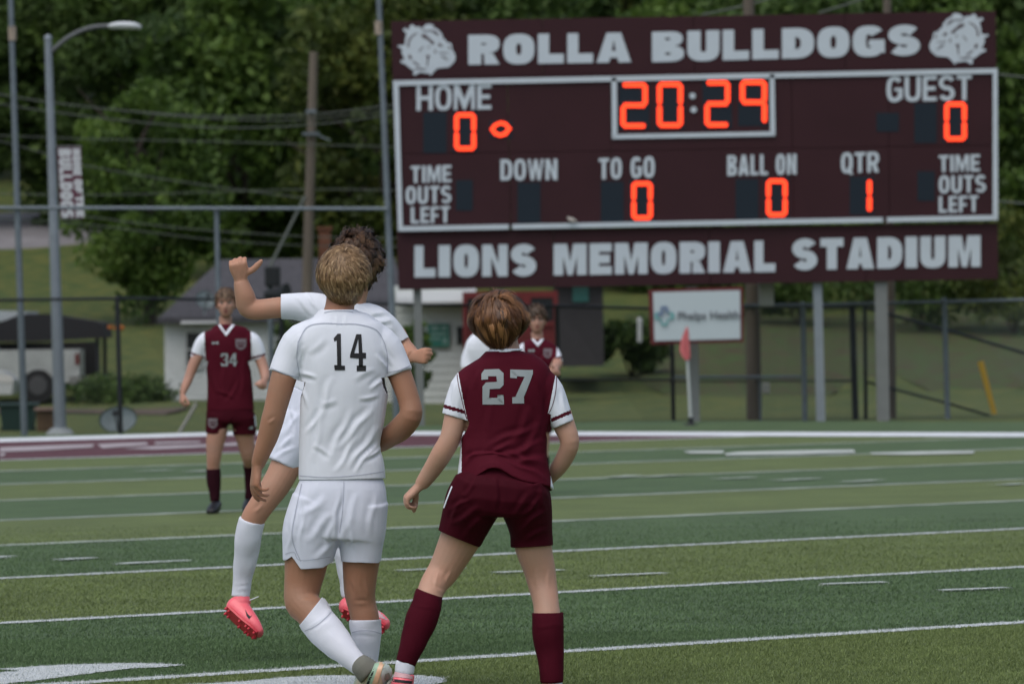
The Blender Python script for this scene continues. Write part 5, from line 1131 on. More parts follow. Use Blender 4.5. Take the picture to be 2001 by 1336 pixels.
# ---------------------------------------------------------------- number 14, white kit, seen from behind
def person14():
    g = Rig('person', 'player in white kit with black number 14 walking away, back to the camera', 668, 1348, 26.75); r = g.root
    bm = bmesh.new()
    # neck, torso, arms, legs: one body
    hc = g.p(672, 541, .01); f14 = Vector((.22, .95, .20)); u14 = Vector((.02, -.16, 1)); A, c = head(bm, hc, f14, u14, 1.22)
    g.tube(bm, [(668, 575, .03, 30), (664, 600, .02, 29, 30), (662, 622, .0, 36, 34)], side=Xa)
    g.tube(bm, [(661, 618, 0, 40, 34), (662, 640, 0, 72, 42), (668, 690, 0, 78, 50), (670, 760, 0, 74, 48), (666, 850, 0, 66, 44), (664, 930, 0, 74, 50), (662, 985, 0, 84, 54), (650, 1040, 0, 76, 46)], side=Xa, ends=(.4, .3), seg=28, power=2.3)
    g.tube(bm, [(606, 655, 0, 30), (572, 690, -.01, 28), (553, 740, -.02, 25), (538, 800, -.03, 22.5), (532, 822, -.03, 22.5), (523, 855, -.02, 20.5), (512, 885, -.01, 17), (503, 910, .0, 13.5, 12)], ends=(.5, 0))
    hand(bm, g.p(502, 912, 0), Vector((-.12, -.05, -1)), Vector((.9, .35, -.1)), Vector((.35, .95, 0)), 1.0, thumb=(.9, .45, .55), curls=[(18, 22, 15), (26, 30, 18), (32, 36, 20), (38, 40, 22)])
    g.tube(bm, [(728, 655, 0, 30), (760, 690, 0, 27), (783, 735, -.01, 24), (800, 785, -.03, 22), (802, 812, -.04, 23), (785, 835, .0, 23.5), (762, 852, .05, 21), (738, 868, .12, 17), (722, 876, .17, 13)], ends=(.5, 0))
    hand(bm, g.p(720, 877, .18), Vector((-.6, .75, -.1)), Vector((-.7, -.6, -.2)), Vector((0, .1, 1)), .98)
    # legs
    g.tube(bm, [(618, 985, 0, 52, 52), (604, 1040, .0, 50), (598, 1100, .02, 42), (591, 1145, .02, 36), (590, 1176, .0, 33.5), (606, 1194, -.03, 32.5), (621, 1213, -.055, 31.5), (642, 1238, -.10, 31), (663, 1260, -.145, 26), (684, 1282, -.19, 16), (703, 1300, -.22, 14), (712, 1308, -.235, 14)], ends=(.5, .5))
    g.tube(bm, [(702, 985, .0, 50, 52), (708, 1040, .02, 46), (705, 1100, .03, 36), (703, 1150, .04, 31), (707, 1180, .05, 28.5), (713, 1207, .05, 28.5), (716, 1245, .06, 26), (717, 1280, .08, 20), (719, 1300, .09, 17)], ends=(.5, .5))
    me = remeshed(bm, .0048, 5); fold_disp(me, g, [(590, 1165, 615, 1172, 5, -3), (690, 1170, 722, 1176, 5, -2.5), (540, 818, 522, 826, 4, 2.5), (690, 1130, 695, 1165, 5, 2.5), (715, 1130, 718, 1165, 5, 2.5)], .5, 12, 4)
    body = link('body', me, SK14, r, True)
    H14 = hair_mats('blond_hair', (.095, .053, .025), (.25, .152, .075), (.50, .35, .20))
    hcen = g.p(672, 540, -.012)
    reg = lambda x, y, z: z > -.93 + max(0, y + .15) * 1.5 and not (abs(x) > .72 and z < -.08 and y > -.45)
    hair(r, hcen, A, (54 * g.s, .112, 62 * g.s), reg, (.15, -.45, .9), 22000, .040, .035, H14, seed=2, droop=.12, swirl=.6, width=.0008, shell=.96, steps=5, jitter=.06, clumps=2500, taper=.48, pull=.12)
    def jb(bm):
        g.tube(bm, [(662, 603, .0, 33, 33), (662, 613, 0, 45, 38), (663, 624, 0, 64, 44), (664, 640, 0, 82, 50), (667, 665, 0, 90, 55), (672, 700, 0, 91, 58), (673, 740, 0, 88, 58), (670, 800, 0, 84, 56), (663, 865, 0, 80, 54), (666, 910, 0, 84, 56), (667, 938, 0, 85, 57)], side=Xa, seg=36, power=2.35)
        g.tube(bm, [(635, 662, 0, 44, 40), (592, 672, 0, 40, 38), (570, 700, 0, 35, 34), (554, 735, -.01, 32, 32)], seg=22)
        g.tube(bm, [(710, 662, 0, 42, 38), (746, 676, 0, 36, 35), (767, 703, 0, 29, 31), (781, 731, -.01, 26, 29)], seg=22)
    F14 = [(628, 800, 600, 850, 7, 5), (640, 760, 612, 905, 8, 4.5), (690, 800, 640, 905, 9, 5), (735, 790, 660, 880, 9, 6), (745, 830, 680, 915, 8, 5), (742, 860, 690, 925, 6, 5), (700, 850, 655, 925, 7, 4), (588, 740, 600, 800, 5, 5), (583, 725, 620, 740, 6, 5), (752, 742, 720, 760, 6, 5),
           (758, 730, 735, 690, 6, 5), (765, 715, 745, 670, 5, 4), (584, 720, 592, 675, 6, 4.5), (575, 700, 588, 655, 5, 3.5), (625, 790, 660, 780, 8, 3), (650, 735, 630, 800, 9, 4), (600, 690, 640, 660, 9, 3), (610, 870, 650, 890, 6, 3), (700, 780, 742, 770, 6, 4), (712, 900, 748, 870, 5, 5), (655, 612, 658, 640, 4, 2), (673, 612, 672, 640, 4, 2), (690, 740, 735, 720, 8, 3)]
    j = garment(g, 'jersey', jb, .0046, WHITE, caps=[(667, 938, 0, 0, 1, None, 110), (554, 737, -.01, -.3, .95, None, 46), (781, 732, -.01, .25, .95, None, 42), (662, 602, 0, 0, -1, None, 36)], folds=F14, noise=1.0, nscale=9, smooth=5, thick=.003)
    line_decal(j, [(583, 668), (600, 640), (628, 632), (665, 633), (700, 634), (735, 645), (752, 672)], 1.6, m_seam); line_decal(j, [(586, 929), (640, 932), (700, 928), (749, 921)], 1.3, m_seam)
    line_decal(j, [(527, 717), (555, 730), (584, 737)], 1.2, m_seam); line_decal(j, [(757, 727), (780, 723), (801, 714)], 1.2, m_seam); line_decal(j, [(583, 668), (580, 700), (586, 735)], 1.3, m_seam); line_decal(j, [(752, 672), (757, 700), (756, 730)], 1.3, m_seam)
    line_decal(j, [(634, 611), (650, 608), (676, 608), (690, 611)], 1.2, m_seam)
    one = [[[(652, 661), (660, 652), (666, 652), (667, 714), (674, 714), (674, 723), (654, 723), (653, 713), (659, 713), (658, 665), (653, 667)]]]
    four = [[[(684, 693), (696, 653), (706, 653), (708, 689), (715, 689), (715, 700), (709, 700), (709, 714), (715, 714), (715, 725), (697, 725), (697, 714), (701, 714), (701, 700), (684, 699)], [(692, 690), (701, 690), (700, 662)]]]
    decal(j, one, m_black_n); decal(j, four, m_black_n)
    def sb_(bm):
        g.tube(bm, [(667, 915, 0, 74, 46), (667, 937, 0, 81, 52), (666, 965, 0, 89, 58), (660, 1010, 0, 96, 60), (656, 1050, 0, 94, 52)], side=Xa, seg=34, ends=(0, 0), power=2.4)
        g.tube(bm, [(628, 985, 0, 60, 56), (612, 1030, .0, 58, 54), (605, 1070, .01, 53, 50), (601, 1103, .02, 49.5, 47)], side=Xa, seg=26, power=2.3)
        g.tube(bm, [(706, 985, 0, 52, 54), (708, 1030, .01, 47, 52), (706, 1060, .02, 43.5, 48), (705, 1099, .03, 39.5, 45)], side=Xa, seg=26, power=2.3)
    FS = [(672, 950, 655, 1075, 6, -6), (650, 1000, 600, 1060, 10, 5), (640, 970, 590, 1010, 10, 5), (700, 960, 672, 1050, 9, 4), (735, 960, 720, 1050, 8, 3.5), (575, 1000, 565, 1080, 6, 3.5), (660, 1050, 615, 1090, 7, 4), (680, 1020, 700, 1080, 7, 4), (600, 960, 585, 1080, 5, 3), (655, 1010, 630, 1085, 7, 4)]
    def hem(me):
        for v in me.vertices:
            x, y = to_px([tuple(v.co)]); x, y = float(x[0]), float(y[0])
            if y > 1050:
                k = min(1, (y - 1050) / 45)
                dy = np.interp(x, [545, 553, 570, 575, 588, 630, 648, 660, 740, 748], [-6, -4, -16, -10, 9, 7, -3, -2, 2, -6]); v.co.z -= float(dy) * k * g.s
    s = garment(g, 'shorts', sb_, .0050, WSHORT, caps=[(601, 1104, .02, 0, 1, None, 56), (705, 1100, .03, 0, 1, None, 48)], folds=FS, noise=.9, nscale=8, smooth=6, flare=hem)
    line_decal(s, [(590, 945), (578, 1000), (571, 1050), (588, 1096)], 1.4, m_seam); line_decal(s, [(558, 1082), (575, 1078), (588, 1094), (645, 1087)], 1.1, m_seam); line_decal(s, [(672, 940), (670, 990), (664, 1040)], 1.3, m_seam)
    sock(g, [(604, 1186, -.03, 35, 35), (620, 1212, -.055, 35, 35), (642, 1238, -.10, 34.5), (662, 1260, -.145, 30), (684, 1282, -.19, 23), (703, 1300, -.22, 19.5), (716, 1311, -.235, 19)], WSOCK, (606, 1189, -.03, -.75, -.62, None, 40), folds=[(598, 1232, 652, 1186, 2.5, 2.2), (690, 1300, 708, 1286, 2.5, 2)])
    sock(g, [(713, 1207, .05, 31.5), (715, 1232, .055, 31), (716, 1258, .065, 27), (717, 1282, .08, 22), (719, 1300, .09, 20)], WSOCK, (713, 1206, .05, 0, -1, None, 36), folds=[(684, 1236, 746, 1238, 2.5, 2)], seed=5)
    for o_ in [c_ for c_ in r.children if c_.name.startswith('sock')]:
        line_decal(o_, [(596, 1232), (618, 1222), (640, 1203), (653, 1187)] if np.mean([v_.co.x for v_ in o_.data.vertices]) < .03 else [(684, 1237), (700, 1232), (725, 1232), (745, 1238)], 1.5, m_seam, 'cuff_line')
    # iridescent boots
    m_ir = mat('boot_cream_green', (.30, .40, .30), .35, vscale=13, col2=(.62, .46, .32), bump=.2, bscale=60, spec=.5); m_knit = mat('boot_knit_grey', (.17, .175, .15), .8, bump=.4, bscale=300)
    b = boot(g, [(755, 1314, -.26, 15, 17), (746, 1316, -.25, 23, 25), (730, 1328, -.21, 28, 30), (712, 1344, -.15, 26, 24), (696, 1354, -.09, 18, 12)], m_ir, sole_dir=(.75, -.2, -.6), tongue=None, sole_m=mat('boot_sole', (.2, .22, .18), .4))
    for nm, pg, cm in (('boot_mint_panel', [(733, 1288), (744, 1290), (737, 1308), (727, 1336), (716, 1336), (724, 1312)], (.30, .46, .34)), ('boot_orange_panel', [(744, 1290), (752, 1292), (746, 1308), (737, 1336), (727, 1336), (737, 1308)], (.62, .40, .26)),
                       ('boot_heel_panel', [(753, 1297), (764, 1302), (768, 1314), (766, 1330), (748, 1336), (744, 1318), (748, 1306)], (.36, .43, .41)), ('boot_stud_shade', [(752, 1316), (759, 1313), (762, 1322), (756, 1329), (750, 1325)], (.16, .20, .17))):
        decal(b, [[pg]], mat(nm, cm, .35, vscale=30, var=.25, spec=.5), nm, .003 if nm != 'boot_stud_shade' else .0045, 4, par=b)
    k = garment(g, 'boot_collar', lambda bm: g.tube(bm, [(702, 1294, -.22, 21), (712, 1304, -.235, 24), (724, 1316, -.24, 24)], seg=18), .006, m_knit, caps=(), noise=.8, nscale=20, parent=r)
    decal(b, [[[(712, 1348), (718, 1332), (725, 1318), (732, 1303), (730, 1315), (723, 1332), (717, 1348)]]], m_black_n, 'boot_stripe', .003, 4, par=b)
    boot(g, [(719, 1322, .06, 18, 20), (718, 1325, .13, 19, 17), (717, 1329, .22, 20, 12), (716, 1331, .29, 17, 8)], m_ir, sole_m=MATS['boot_sole'], studs=True)
    tuck_all(g, ['body', 'shorts', 'jersey'])
person14()

# ---------------------------------------------------------------- jumping player in white, partly behind 14
def person_jump():
    g = Rig('person', 'dark haired player in white kit and pink boots leaping behind number 14 with arms out', 640, 1290, 29.2); r = g.root; bm = bmesh.new()
    f_, u_ = Vector((.35, .9, .1)), Vector((.10, -.05, 1)); A, c = head(bm, g.p(697, 520, 0), f_, u_, 1.04)
    g.tube(bm, [(694, 560, 0, 27), (688, 590, 0, 27), (684, 612, 0, 34)], side=Xa)
    g.tube(bm, [(682, 604, 0, 40, 34), (678, 630, 0, 74, 42), (668, 690, 0, 76, 46), (650, 760, 0, 68, 44), (632, 820, 0, 70, 46), (622, 860, 0, 70, 44)], side=(1, 0, .15), ends=(.4, .5), seg=26)
    g.tube(bm, [(612, 605, 0, 27), (575, 602, .0, 22), (545, 601, 0, 20.5), (505, 605, 0, 20.5), (484, 600, .0, 20.5), (479, 580, -.01, 20), (474, 562, -.015, 17), (471, 549, -.02, 14.5, 12)], ends=(.5, 0))
    hand(bm, g.p(471, 549, -.02), Vector((-.16, -.3, 1)), Vector((.0, .95, .3)), Vector((1, 0, .16)), 1.04, thumb=(.25, 1.0, .0), curls=[(70, 80, 40), (72, 80, 40), (66, 80, 40), (48, 70, 35)], spread=10)
    g.tube(bm, [(738, 625, 0, 27), (768, 650, .02, 23), (785, 676, .02, 20), (800, 690, -.02, 17.5), (808, 696, -.05, 14.5)], ends=(.5, 0))
    hand(bm, g.p(806, 697, -.05), Vector((.75, -.5, .05)), Vector((.35, .75, -.1)), Vector((-.1, 0, 1)), .92, thumb=(-.2, .1, 1.0), curls=[(72, 85, 40), (74, 85, 40), (78, 85, 40), (80, 85, 40)], spread=9)
    # legs
    g.tube(bm, [(592, 850, 0, 38), (564, 900, -.02, 31), (537, 950, -.05, 28.5), (512, 985, -.06, 25), (495, 1012, -.05, 23.5), (486, 1045, -.03, 23.5), (481, 1080, .0, 21.5), (475, 1120, .03, 17), (470, 1160, .04, 15.5)], ends=(.5, .3))
    g.tube(bm, [(650, 850, 0, 40), (664, 920, .05, 36), (672, 990, .1, 28), (676, 1060, .1, 24), (680, 1120, .1, 18), (684, 1165, .1, 15)], ends=(.5, .3))
    me = remeshed(bm, .0048, 5); fold_disp(me, g, [(455, 530, 462, 545, 2, 1.2), (466, 524, 470, 545, 2, 1.2), (478, 524, 478, 545, 2, 1.2), (515, 985, 495, 1000, 5, 3)], .4, 12, 8); link('body', me, SKB, r, True)
    HM = hair_mats('dark_brown_hair', (.020, .010, .006), (.060, .030, .016), (.19, .105, .058))
    reg = lambda x, y, z: z > -.80 + max(0, y + .1) * 1.5 and not (z < -.25 and abs(x) > .9)
    hair(r, g.p(697, 512, -.01), A, (47 * g.s, .112, 60 * g.s), reg, (.0, -.2, 1), 12000, .055, .17, HM, seed=5, droop=.03, swirl=.5, width=.0012, shell=.92, steps=7, jitter=.45, curl=.5, clumps=240, pull=.7, taper=.30)
    def jb(bm):
        g.tube(bm, [(686, 590, 0, 30, 32), (684, 600, 0, 44, 38), (682, 612, 0, 66, 44), (678, 640, 0, 82, 50), (668, 700, 0, 90, 52), (652, 760, 0, 83, 50), (640, 788, 0, 77, 49)], side=(1, 0, .15), seg=32, power=2.3)
        g.tube(bm, [(645, 622, 0, 40, 36), (615, 604, 0, 33, 33), (578, 599, 0, 27, 28), (544, 600, 0, 24, 26)], seg=20, ends=(.6, 0))
        g.tube(bm, [(700, 626, 0, 40, 36), (728, 630, 0, 36, 34), (750, 640, 0, 31), (764, 653, .01, 27), (780, 676, .02, 25)], seg=20, ends=(.6, 0))
    garment(g, 'jersey', jb, .006, WHITE, caps=[(546, 600, 0, -1, 0, None, 34), (779, 674, .02, .5, .86, None, 34), (640, 788, 0, 0, 1, None, 100), (686, 589, 0, 0, -1, None, 34)],
            folds=[(572, 574, 612, 616, 5, 3), (592, 567, 628, 610, 5, 3.5), (606, 625, 590, 665, 7, 4), (700, 590, 745, 620, 6, 4), (715, 615, 765, 612, 5, 4), (720, 630, 772, 628, 6, 5), (740, 600, 770, 640, 5, 3)], noise=1.0)
    def sb_(bm):
        g.tube(bm, [(640, 772, 0, 76, 48), (628, 820, 0, 76, 52), (622, 856, 0, 72, 48)], side=(1, 0, .15), seg=30, ends=(0, .3))
        g.tube(bm, [(596, 820, 0, 48, 46), (574, 865, -.01, 41, 44), (552, 908, -.02, 33, 38)], seg=24); g.tube(bm, [(654, 830, 0, 46, 46), (662, 880, .03, 42), (668, 930, .06, 38)], seg=24)
    garment(g, 'shorts', sb_, .0062, WSHORT, caps=[(550, 912, -.02, -.4, .9, None, 46), (668, 932, .06, .1, 1, None, 46)], folds=[(585, 800, 560, 850, 6, 5), (575, 850, 545, 880, 6, 5), (580, 870, 530, 900, 6, 4), (570, 790, 580, 860, 5, 4), (555, 830, 540, 880, 6, 4)], noise=1.2)
    sock(g, [(493, 1014, -.05, 26, 25), (486, 1045, -.03, 26.5), (481, 1080, .0, 24.5), (475, 1120, .03, 20), (472, 1150, .04, 18.5), (470, 1166, .04, 18.5)], WSOCK, (494, 1012, -.05, .3, -.95, None, 34), folds=[(458, 1150, 490, 1152, 2, 1.5), (458, 1140, 490, 1141, 2, 1.2)])
    sock(g, [(673, 1040, .1, 24), (676, 1080, .1, 24), (680, 1120, .1, 20), (684, 1166, .1, 17)], WSOCK, (673, 1038, .1, 0, -1, None, 30), seed=9)
    sd = Vector((-.72, -.45, -.5))
    b = boot(g, [(458, 1181, .03, 17, 20), (468, 1190, .02, 19, 21), (483, 1207, -.01, 19, 18), (498, 1224, -.03, 20, 13), (508, 1236, -.045, 15, 8)], m_pink, sole_dir=sd, sole_m=m_psole, tongue=[(470, 1166, .04, 18), (472, 1180, .03, 19)])
    decal(b, [[[(479, 1190), (482, 1203), (487, 1209), (493, 1201), (489, 1204), (484, 1199)]]], m_black_n, 'boot_mark', .002, 4, par=b)
    bm = bmesh.new(); tube(bm, [(*g.p(488, 1172, -.02), .0025, .0025), (*g.p(505, 1165, -.03), .002, .002)], sub=1, seg=6); finish('lace', bm, WSOCK, r)
    m_pw = mat('boot_pale_pink', (.55, .36, .40), .4); b = boot(g, [(676, 1182, .08, 17, 18), (694, 1190, .08, 19, 19), (718, 1200, .06, 20, 16), (742, 1212, .04, 20, 13), (755, 1220, .03, 15, 9)], [m_pink], sole_dir=(-.3, -.6, -.75), sole_m=m_psole)
    decal(b, [[[(728, 1188), (748, 1196), (766, 1210), (764, 1214), (745, 1207), (728, 1200)]]], m_pw, 'boot_toe', .002, 4, par=b)
    tuck_all(g, ['body', 'shorts', 'jersey'])
person_jump()

# ---------------------------------------------------------------- number 27, maroon
def crest(o, x0, y0, x1, y1, m=None):
    w, h = x1 - x0, y1 - y0; q = lambda a, b: (x0 + a * w, y0 + b * h)
    decal(o, [[[q(0, 0), q(1, 0), q(1, .62), q(.82, .86), q(.5, 1), q(.18, .86), q(0, .62)], [q(.14, .34), q(.86, .34), q(.86, .44), q(.14, .44)], [q(.2, .56), q(.8, .56), q(.72, .72), q(.28, .72)]]], m or mat('crest_grey', (.16, .13, .15), .7), 'crest', .003, 3)
def sleeve_zone(L, R, d):
    """L, R: ((armhole line p0,p1), (cuff centre, axis), ...) -> zone values 0 body, .6 sleeve, .8 stripe, .95 cuff"""
    def fn(X, Y, co):
        z = np.zeros(len(X))
        for (a, b, sgn), (c, ax, lo, hi) in (L, R):
            s = -((X - a[0]) * (b[1] - a[1]) - (Y - a[1]) * (b[0] - a[0])) * sgn; n = math.hypot(b[0] - a[0], b[1] - a[1]); dd = s / n
            w = np.clip(dd / 6 + .5, 0, 1); w = np.where((Y < b[1] - 3) | ((b[0] - X) * sgn > (13 if sgn > 0 else 6)), w, 0); t = (X - c[0]) * ax[0] + (Y - c[1]) * ax[1]; zz = np.where(t < lo, .62, np.where(t < hi, .80, .95)); z = np.maximum(z, np.where(w > .5, zz, w))
        return z
    return fn
def person27():
    g = Rig('person', 'player in maroon kit with grey number 27 crouching with feet apart, back to the camera', 950, 1356, 26.35); r = g.root; bm = bmesh.new()
    A, c = head(bm, g.p(977, 630, .02), Vector((.12, .95, -.02)), Vector((-.03, .0, 1)), 1.12)
    g.tube(bm, [(980, 660, .03, 29), (986, 680, .01, 29, 30), (988, 705, 0, 36)], side=Xa)
    g.tube(bm, [(988, 700, 0, 42, 34), (988, 725, 0, 76, 42), (989, 780, 0, 78, 50), (984, 850, 0, 74, 46), (982, 910, -.02, 76, 48), (978, 955, -.05, 80, 50), (976, 978, -.04, 56, 36)], side=Xa, ends=(.4, .4), seg=26)
    g.tube(bm, [(922, 735, 0, 27), (900, 780, .0, 25), (888, 825, -.01, 23), (879, 858, -.02, 21.5), (862, 888, -.01, 21), (842, 920, .02, 18), (822, 948, .04, 13.5, 13)], ends=(.5, 0))
    hand(bm, g.p(820, 949, .04), Vector((-.66, .05, -.62)), Vector((.75, .15, -.6)), Vector((.3, .9, .35)), .93, thumb=(.75, .2, .95), curls=[(62, 70, 34), (54, 62, 34), (46, 56, 34), (36, 46, 28)], spread=10)
    g.tube(bm, [(1060, 735, 0, 27), (1082, 775, 0, 25), (1100, 825, 0, 21.5), (1113, 862, -.01, 19.5), (1106, 888, .01, 18.5), (1092, 912, .04, 16.5), (1078, 930, .08, 13)], ends=(.5, 0))
    hand(bm, g.p(1077, 931, .08), Vector((-.5, .6, -.5)), Vector((-.8, 0, -.2)), Vector((.1, .6, .6)), .93)
    g.tube(bm, [(935, 970, -.03, 46), (915, 1020, .02, 44), (893, 1065, .05, 38), (868, 1112, .06, 32), (851, 1135, .04, 28), (841, 1156, .01, 26), (833, 1185, -.03, 27), (822, 1215, -.05, 28), (810, 1248, -.07, 23), (793, 1295, -.09, 18)], ends=(.5, .4))
    g.tube(bm, [(1018, 970, -.03, 46), (1038, 1020, .02, 43), (1043, 1070, .045, 36.5), (1055, 1115, .06, 31.5), (1062, 1150, .05, 28), (1068, 1185, .012, 24.5), (1071, 1230, -.02, 28), (1076, 1280, -.035, 22), (1078, 1330, -.05, 18), (1078, 1350, -.05, 17)], ends=(.5, .4))
    me = remeshed(bm, .0048, 5); fold_disp(me, g, [(858, 1115, 850, 1150, 4, 2.5), (882, 1112, 872, 1140, 4, 2.5), (1045, 1110, 1052, 1150, 4, 2.5), (1070, 1112, 1074, 1150, 4, 2.5), (845, 1140, 870, 1150, 4, -2)], .5, 12, 2); link('body', me, SK27, r, True)
    HM = hair_mats('auburn_hair', (.036, .015, .007), (.125, .052, .021), (.42, .205, .088))
    reg = lambda x, y, z: z > -.98 + max(0, y + .05) * 1.6 and not (x > .72 and z < -.2 and y > -.4)
    hair(r, g.p(975, 627, -.015), A, (53 * g.s, .118, 58 * g.s), reg, (.0, -.62, .95), 16000, .080, .13, HM, seed=7, droop=.20, swirl=.3, width=.0011, shell=.93, steps=8, jitter=.3, flip=.45, clumps=230, pull=.8, taper=.60, stray=.12)
    def jb(bm):
        g.tube(bm, [(987, 684, .0, 31, 32), (987, 692, 0, 44, 38), (988, 702, 0, 62, 44), (989, 718, 0, 82, 48), (990, 745, 0, 90, 54), (990, 790, 0, 89, 56), (985, 850, 0, 83, 54), (983, 890, -.01, 84, 55), (984, 925, -.02, 91, 60), (986, 950, -.03, 95, 64)], side=Xa, seg=36, power=2.35)
        g.tube(bm, [(948, 742, 0, 42, 38), (916, 757, 0, 36), (899, 785, 0, 29, 31), (889, 815, 0, 25, 29)], seg=22)
        g.tube(bm, [(1030, 742, 0, 42, 38), (1064, 760, 0, 35), (1085, 795, 0, 27, 31), (1101, 829, 0, 22, 28)], seg=22)
    FJ = [(1060, 830, 950, 870, 8, 5), (1065, 860, 960, 905, 8, 6), (1070, 890, 1000, 905, 7, 6), (1072, 905, 985, 885, 6, 5), (1040, 790, 1000, 880, 9, 4), (1060, 810, 1020, 900, 8, 4), (920, 830, 905, 880, 6, 4), (905, 760, 915, 830, 6, 5), (1078, 770, 1070, 830, 6, 5), (930, 880, 905, 915, 7, 5), (1000, 895, 930, 890, 6, 6),
          (950, 880, 900, 905, 6, 5), (960, 760, 955, 860, 9, 2.5), (1020, 745, 1045, 800, 9, 3), (940, 720, 925, 760, 7, 4), (1030, 715, 1058, 760, 7, 3), (1070, 925, 990, 905, 6, 6), (1000, 860, 960, 890, 7, 5), (895, 740, 880, 800, 5, 3.5), (1095, 760, 1108, 815, 5, 3.5)]
    def flare(me):          # the hem rides up over the left hip and hangs on the right
        for v in me.vertices:
            x, y = to_px([tuple(v.co)]); x, y = float(x[0]), float(y[0])
            if y > 880: k = min(1, (y - 880) / 50); t = (x - 895) / 180; dy = (-26 * math.exp(-((t - .38) / .22) ** 2) + 24 * max(0, t - .45)) * k; v.co.z -= dy * g.s
    zone = sleeve_zone((((893, 716), (915, 832), 1), ((889, 815), (-.27, .96), -19, -11)), (((1087, 726), (1070, 812), -1), ((1101, 829), (.4, .92), -21, -13)), 0)
    j = garment(g, 'jersey', jb, .0046, ZONE, caps=[(889, 817, 0, -.3, .95, None, 40), (1102, 831, 0, .38, .92, None, 38), (986, 950, -.03, 0, 1, None, 115), (987, 683, 0, 0, -1, None, 34)], folds=FJ, noise=1.1, nscale=9, region=zone, flare=flare)
    cb = bmesh.new(); g.tube(cb, [(986, 681, 0, 31, 33), (987, 689, 0, 34, 36)], side=Xa, seg=28); garment(g, 'collar', lambda b_: g.tube(b_, [(986, 679, 0, 31.5, 33), (987, 688, 0, 36, 38)], side=Xa, seg=28), .005, WHITE, caps=[(986, 678, 0, 0, -1, None, 34)], smooth=2); cb.free()
    two = [[[(941, 737), (941, 730), (947, 722), (975, 721), (984, 729), (984, 752), (977, 759), (957, 760), (956, 777), (972, 777), (972, 771), (984, 771), (985, 790), (943, 790), (943, 755), (950, 747), (969, 746), (971, 745), (970, 735), (954, 735), (954, 741), (941, 742)]]]
    seven = [[[(997, 738), (997, 722), (1041, 723), (1041, 731), (1024, 775), (1024, 788), (1001, 788), (1001, 776), (1007, 775), (1025, 736), (1010, 735), (1010, 739)]]]
    decal(j, two, m_grey_n); decal(j, seven, m_grey_n); line_decal(j, [(893, 717), (896, 750), (905, 790), (915, 828)], 1.4, m_mseam); line_decal(j, [(1087, 727), (1086, 760), (1080, 790), (1070, 812)], 1.4, m_mseam)
    def sb_(bm):
        g.tube(bm, [(985, 900, -.02, 74, 44), (983, 930, -.03, 82, 52), (980, 950, -.04, 92, 58), (978, 968, -.05, 97, 62), (976, 986, -.03, 84, 54), (976, 1000, -.02, 50, 36)], side=Xa, seg=34, ends=(0, .1), power=2.3)
        g.tube(bm, [(940, 945, -.04, 52, 60), (926, 980, -.03, 56, 58), (914, 1008, .0, 52, 52), (903, 1035, .02, 47, 46), (897, 1052, .03, 45, 44)], seg=26); g.tube(bm, [(1018, 945, -.04, 52, 60), (1026, 980, -.03, 53, 58), (1034, 1010, .0, 48, 51), (1039, 1040, .03, 43, 46), (1040, 1068, .04, 43, 44)], seg=26)
    s = garment(g, 'shorts', sb_, .0050, MSHORT, caps=[(896, 1055, .03, -.4, .92, None, 58), (1040, 1070, .04, .05, 1, None, 54)], folds=[(978, 930, 976, 1000, 6, -5), (905, 960, 880, 1030, 6, 4), (925, 970, 875, 1000, 6, 5), (940, 990, 880, 1025, 7, 5), (950, 1000, 905, 1050, 7, 4), (1060, 970, 1020, 1010, 6, 5), (1070, 995, 1010, 1040, 7, 5), (1076, 1030, 1020, 1060, 6, 4), (1040, 960, 1000, 1010, 7, 4), (930, 930, 910, 975, 6, 4), (1050, 940, 1068, 1000, 6, 4)], noise=1.4, nscale=8)
    line_decal(s, [(1079, 970), (1083, 1000), (1084, 1040)], 2.5, WHITE, 'side_piping'); line_decal(s, [(884, 950), (874, 975), (868, 992)], 2.5, WHITE, 'side_piping')
    sock(g, [(839, 1156, .01, 28.5, 28), (833, 1185, -.03, 30), (822, 1215, -.05, 31), (810, 1248, -.07, 27), (800, 1275, -.085, 22), (792, 1296, -.09, 20)], MSOCK, (840, 1153, .01, .35, -.94, None, 34), folds=[(808, 1178, 862, 1194, 2.5, 1.2)])
    sock(g, [(1069, 1195, .01, 31, 29), (1071, 1230, -.02, 31), (1075, 1270, -.03, 28), (1077, 1305, -.045, 24.5), (1078, 1334, -.05, 23)], MSOCK, (1069, 1192, .01, 0, -1, None, 36), folds=[(1040, 1222, 1102, 1222, 2.5, 1.2)], seed=11)
    for x, y, dz in ((791, 1304, -.09), (1079, 1342, -.05)): garment(g, 'sock_liner', lambda bm: g.tube(bm, [(x + 2, y - 14, dz, 18), (x, y, dz, 19), (x - 1, y + 12, dz, 19)], seg=18), .006, WSOCK, noise=.6, nscale=20)
    m_pp = mat('boot_pale', (.50, .30, .32), .45)
    b = boot(g, [(786, 1336, -.12, 19, 20), (787, 1338, -.06, 22, 22), (782, 1346, .03, 22, 16), (776, 1352, .10, 19, 10)], m_pink, sole_dir=(0, 0, -1), sole_m=mat('boot_sole_black', (.02, .02, .02), .4), tongue=[(791, 1314, -.09, 20), (788, 1330, -.09, 21)])
    decal(b, [[[(772, 1312), (805, 1316), (806, 1326), (770, 1322)]]], m_pp, 'heel_panel', .002, 4, par=b); decal(b, [[[(768, 1326), (805, 1330), (804, 1335), (768, 1331)]]], m_black_n, 'heel_stripe', .0025, 4, par=b)
    boot(g, [(1079, 1362, -.09, 19, 18), (1079, 1362, -.02, 20, 19), (1080, 1368, .07, 21, 14), (1081, 1372, .15, 17, 9)], m_pink, sole_m=MATS['boot_sole_black'], tongue=[(1079, 1346, -.05, 19), (1079, 1360, -.04, 20)])
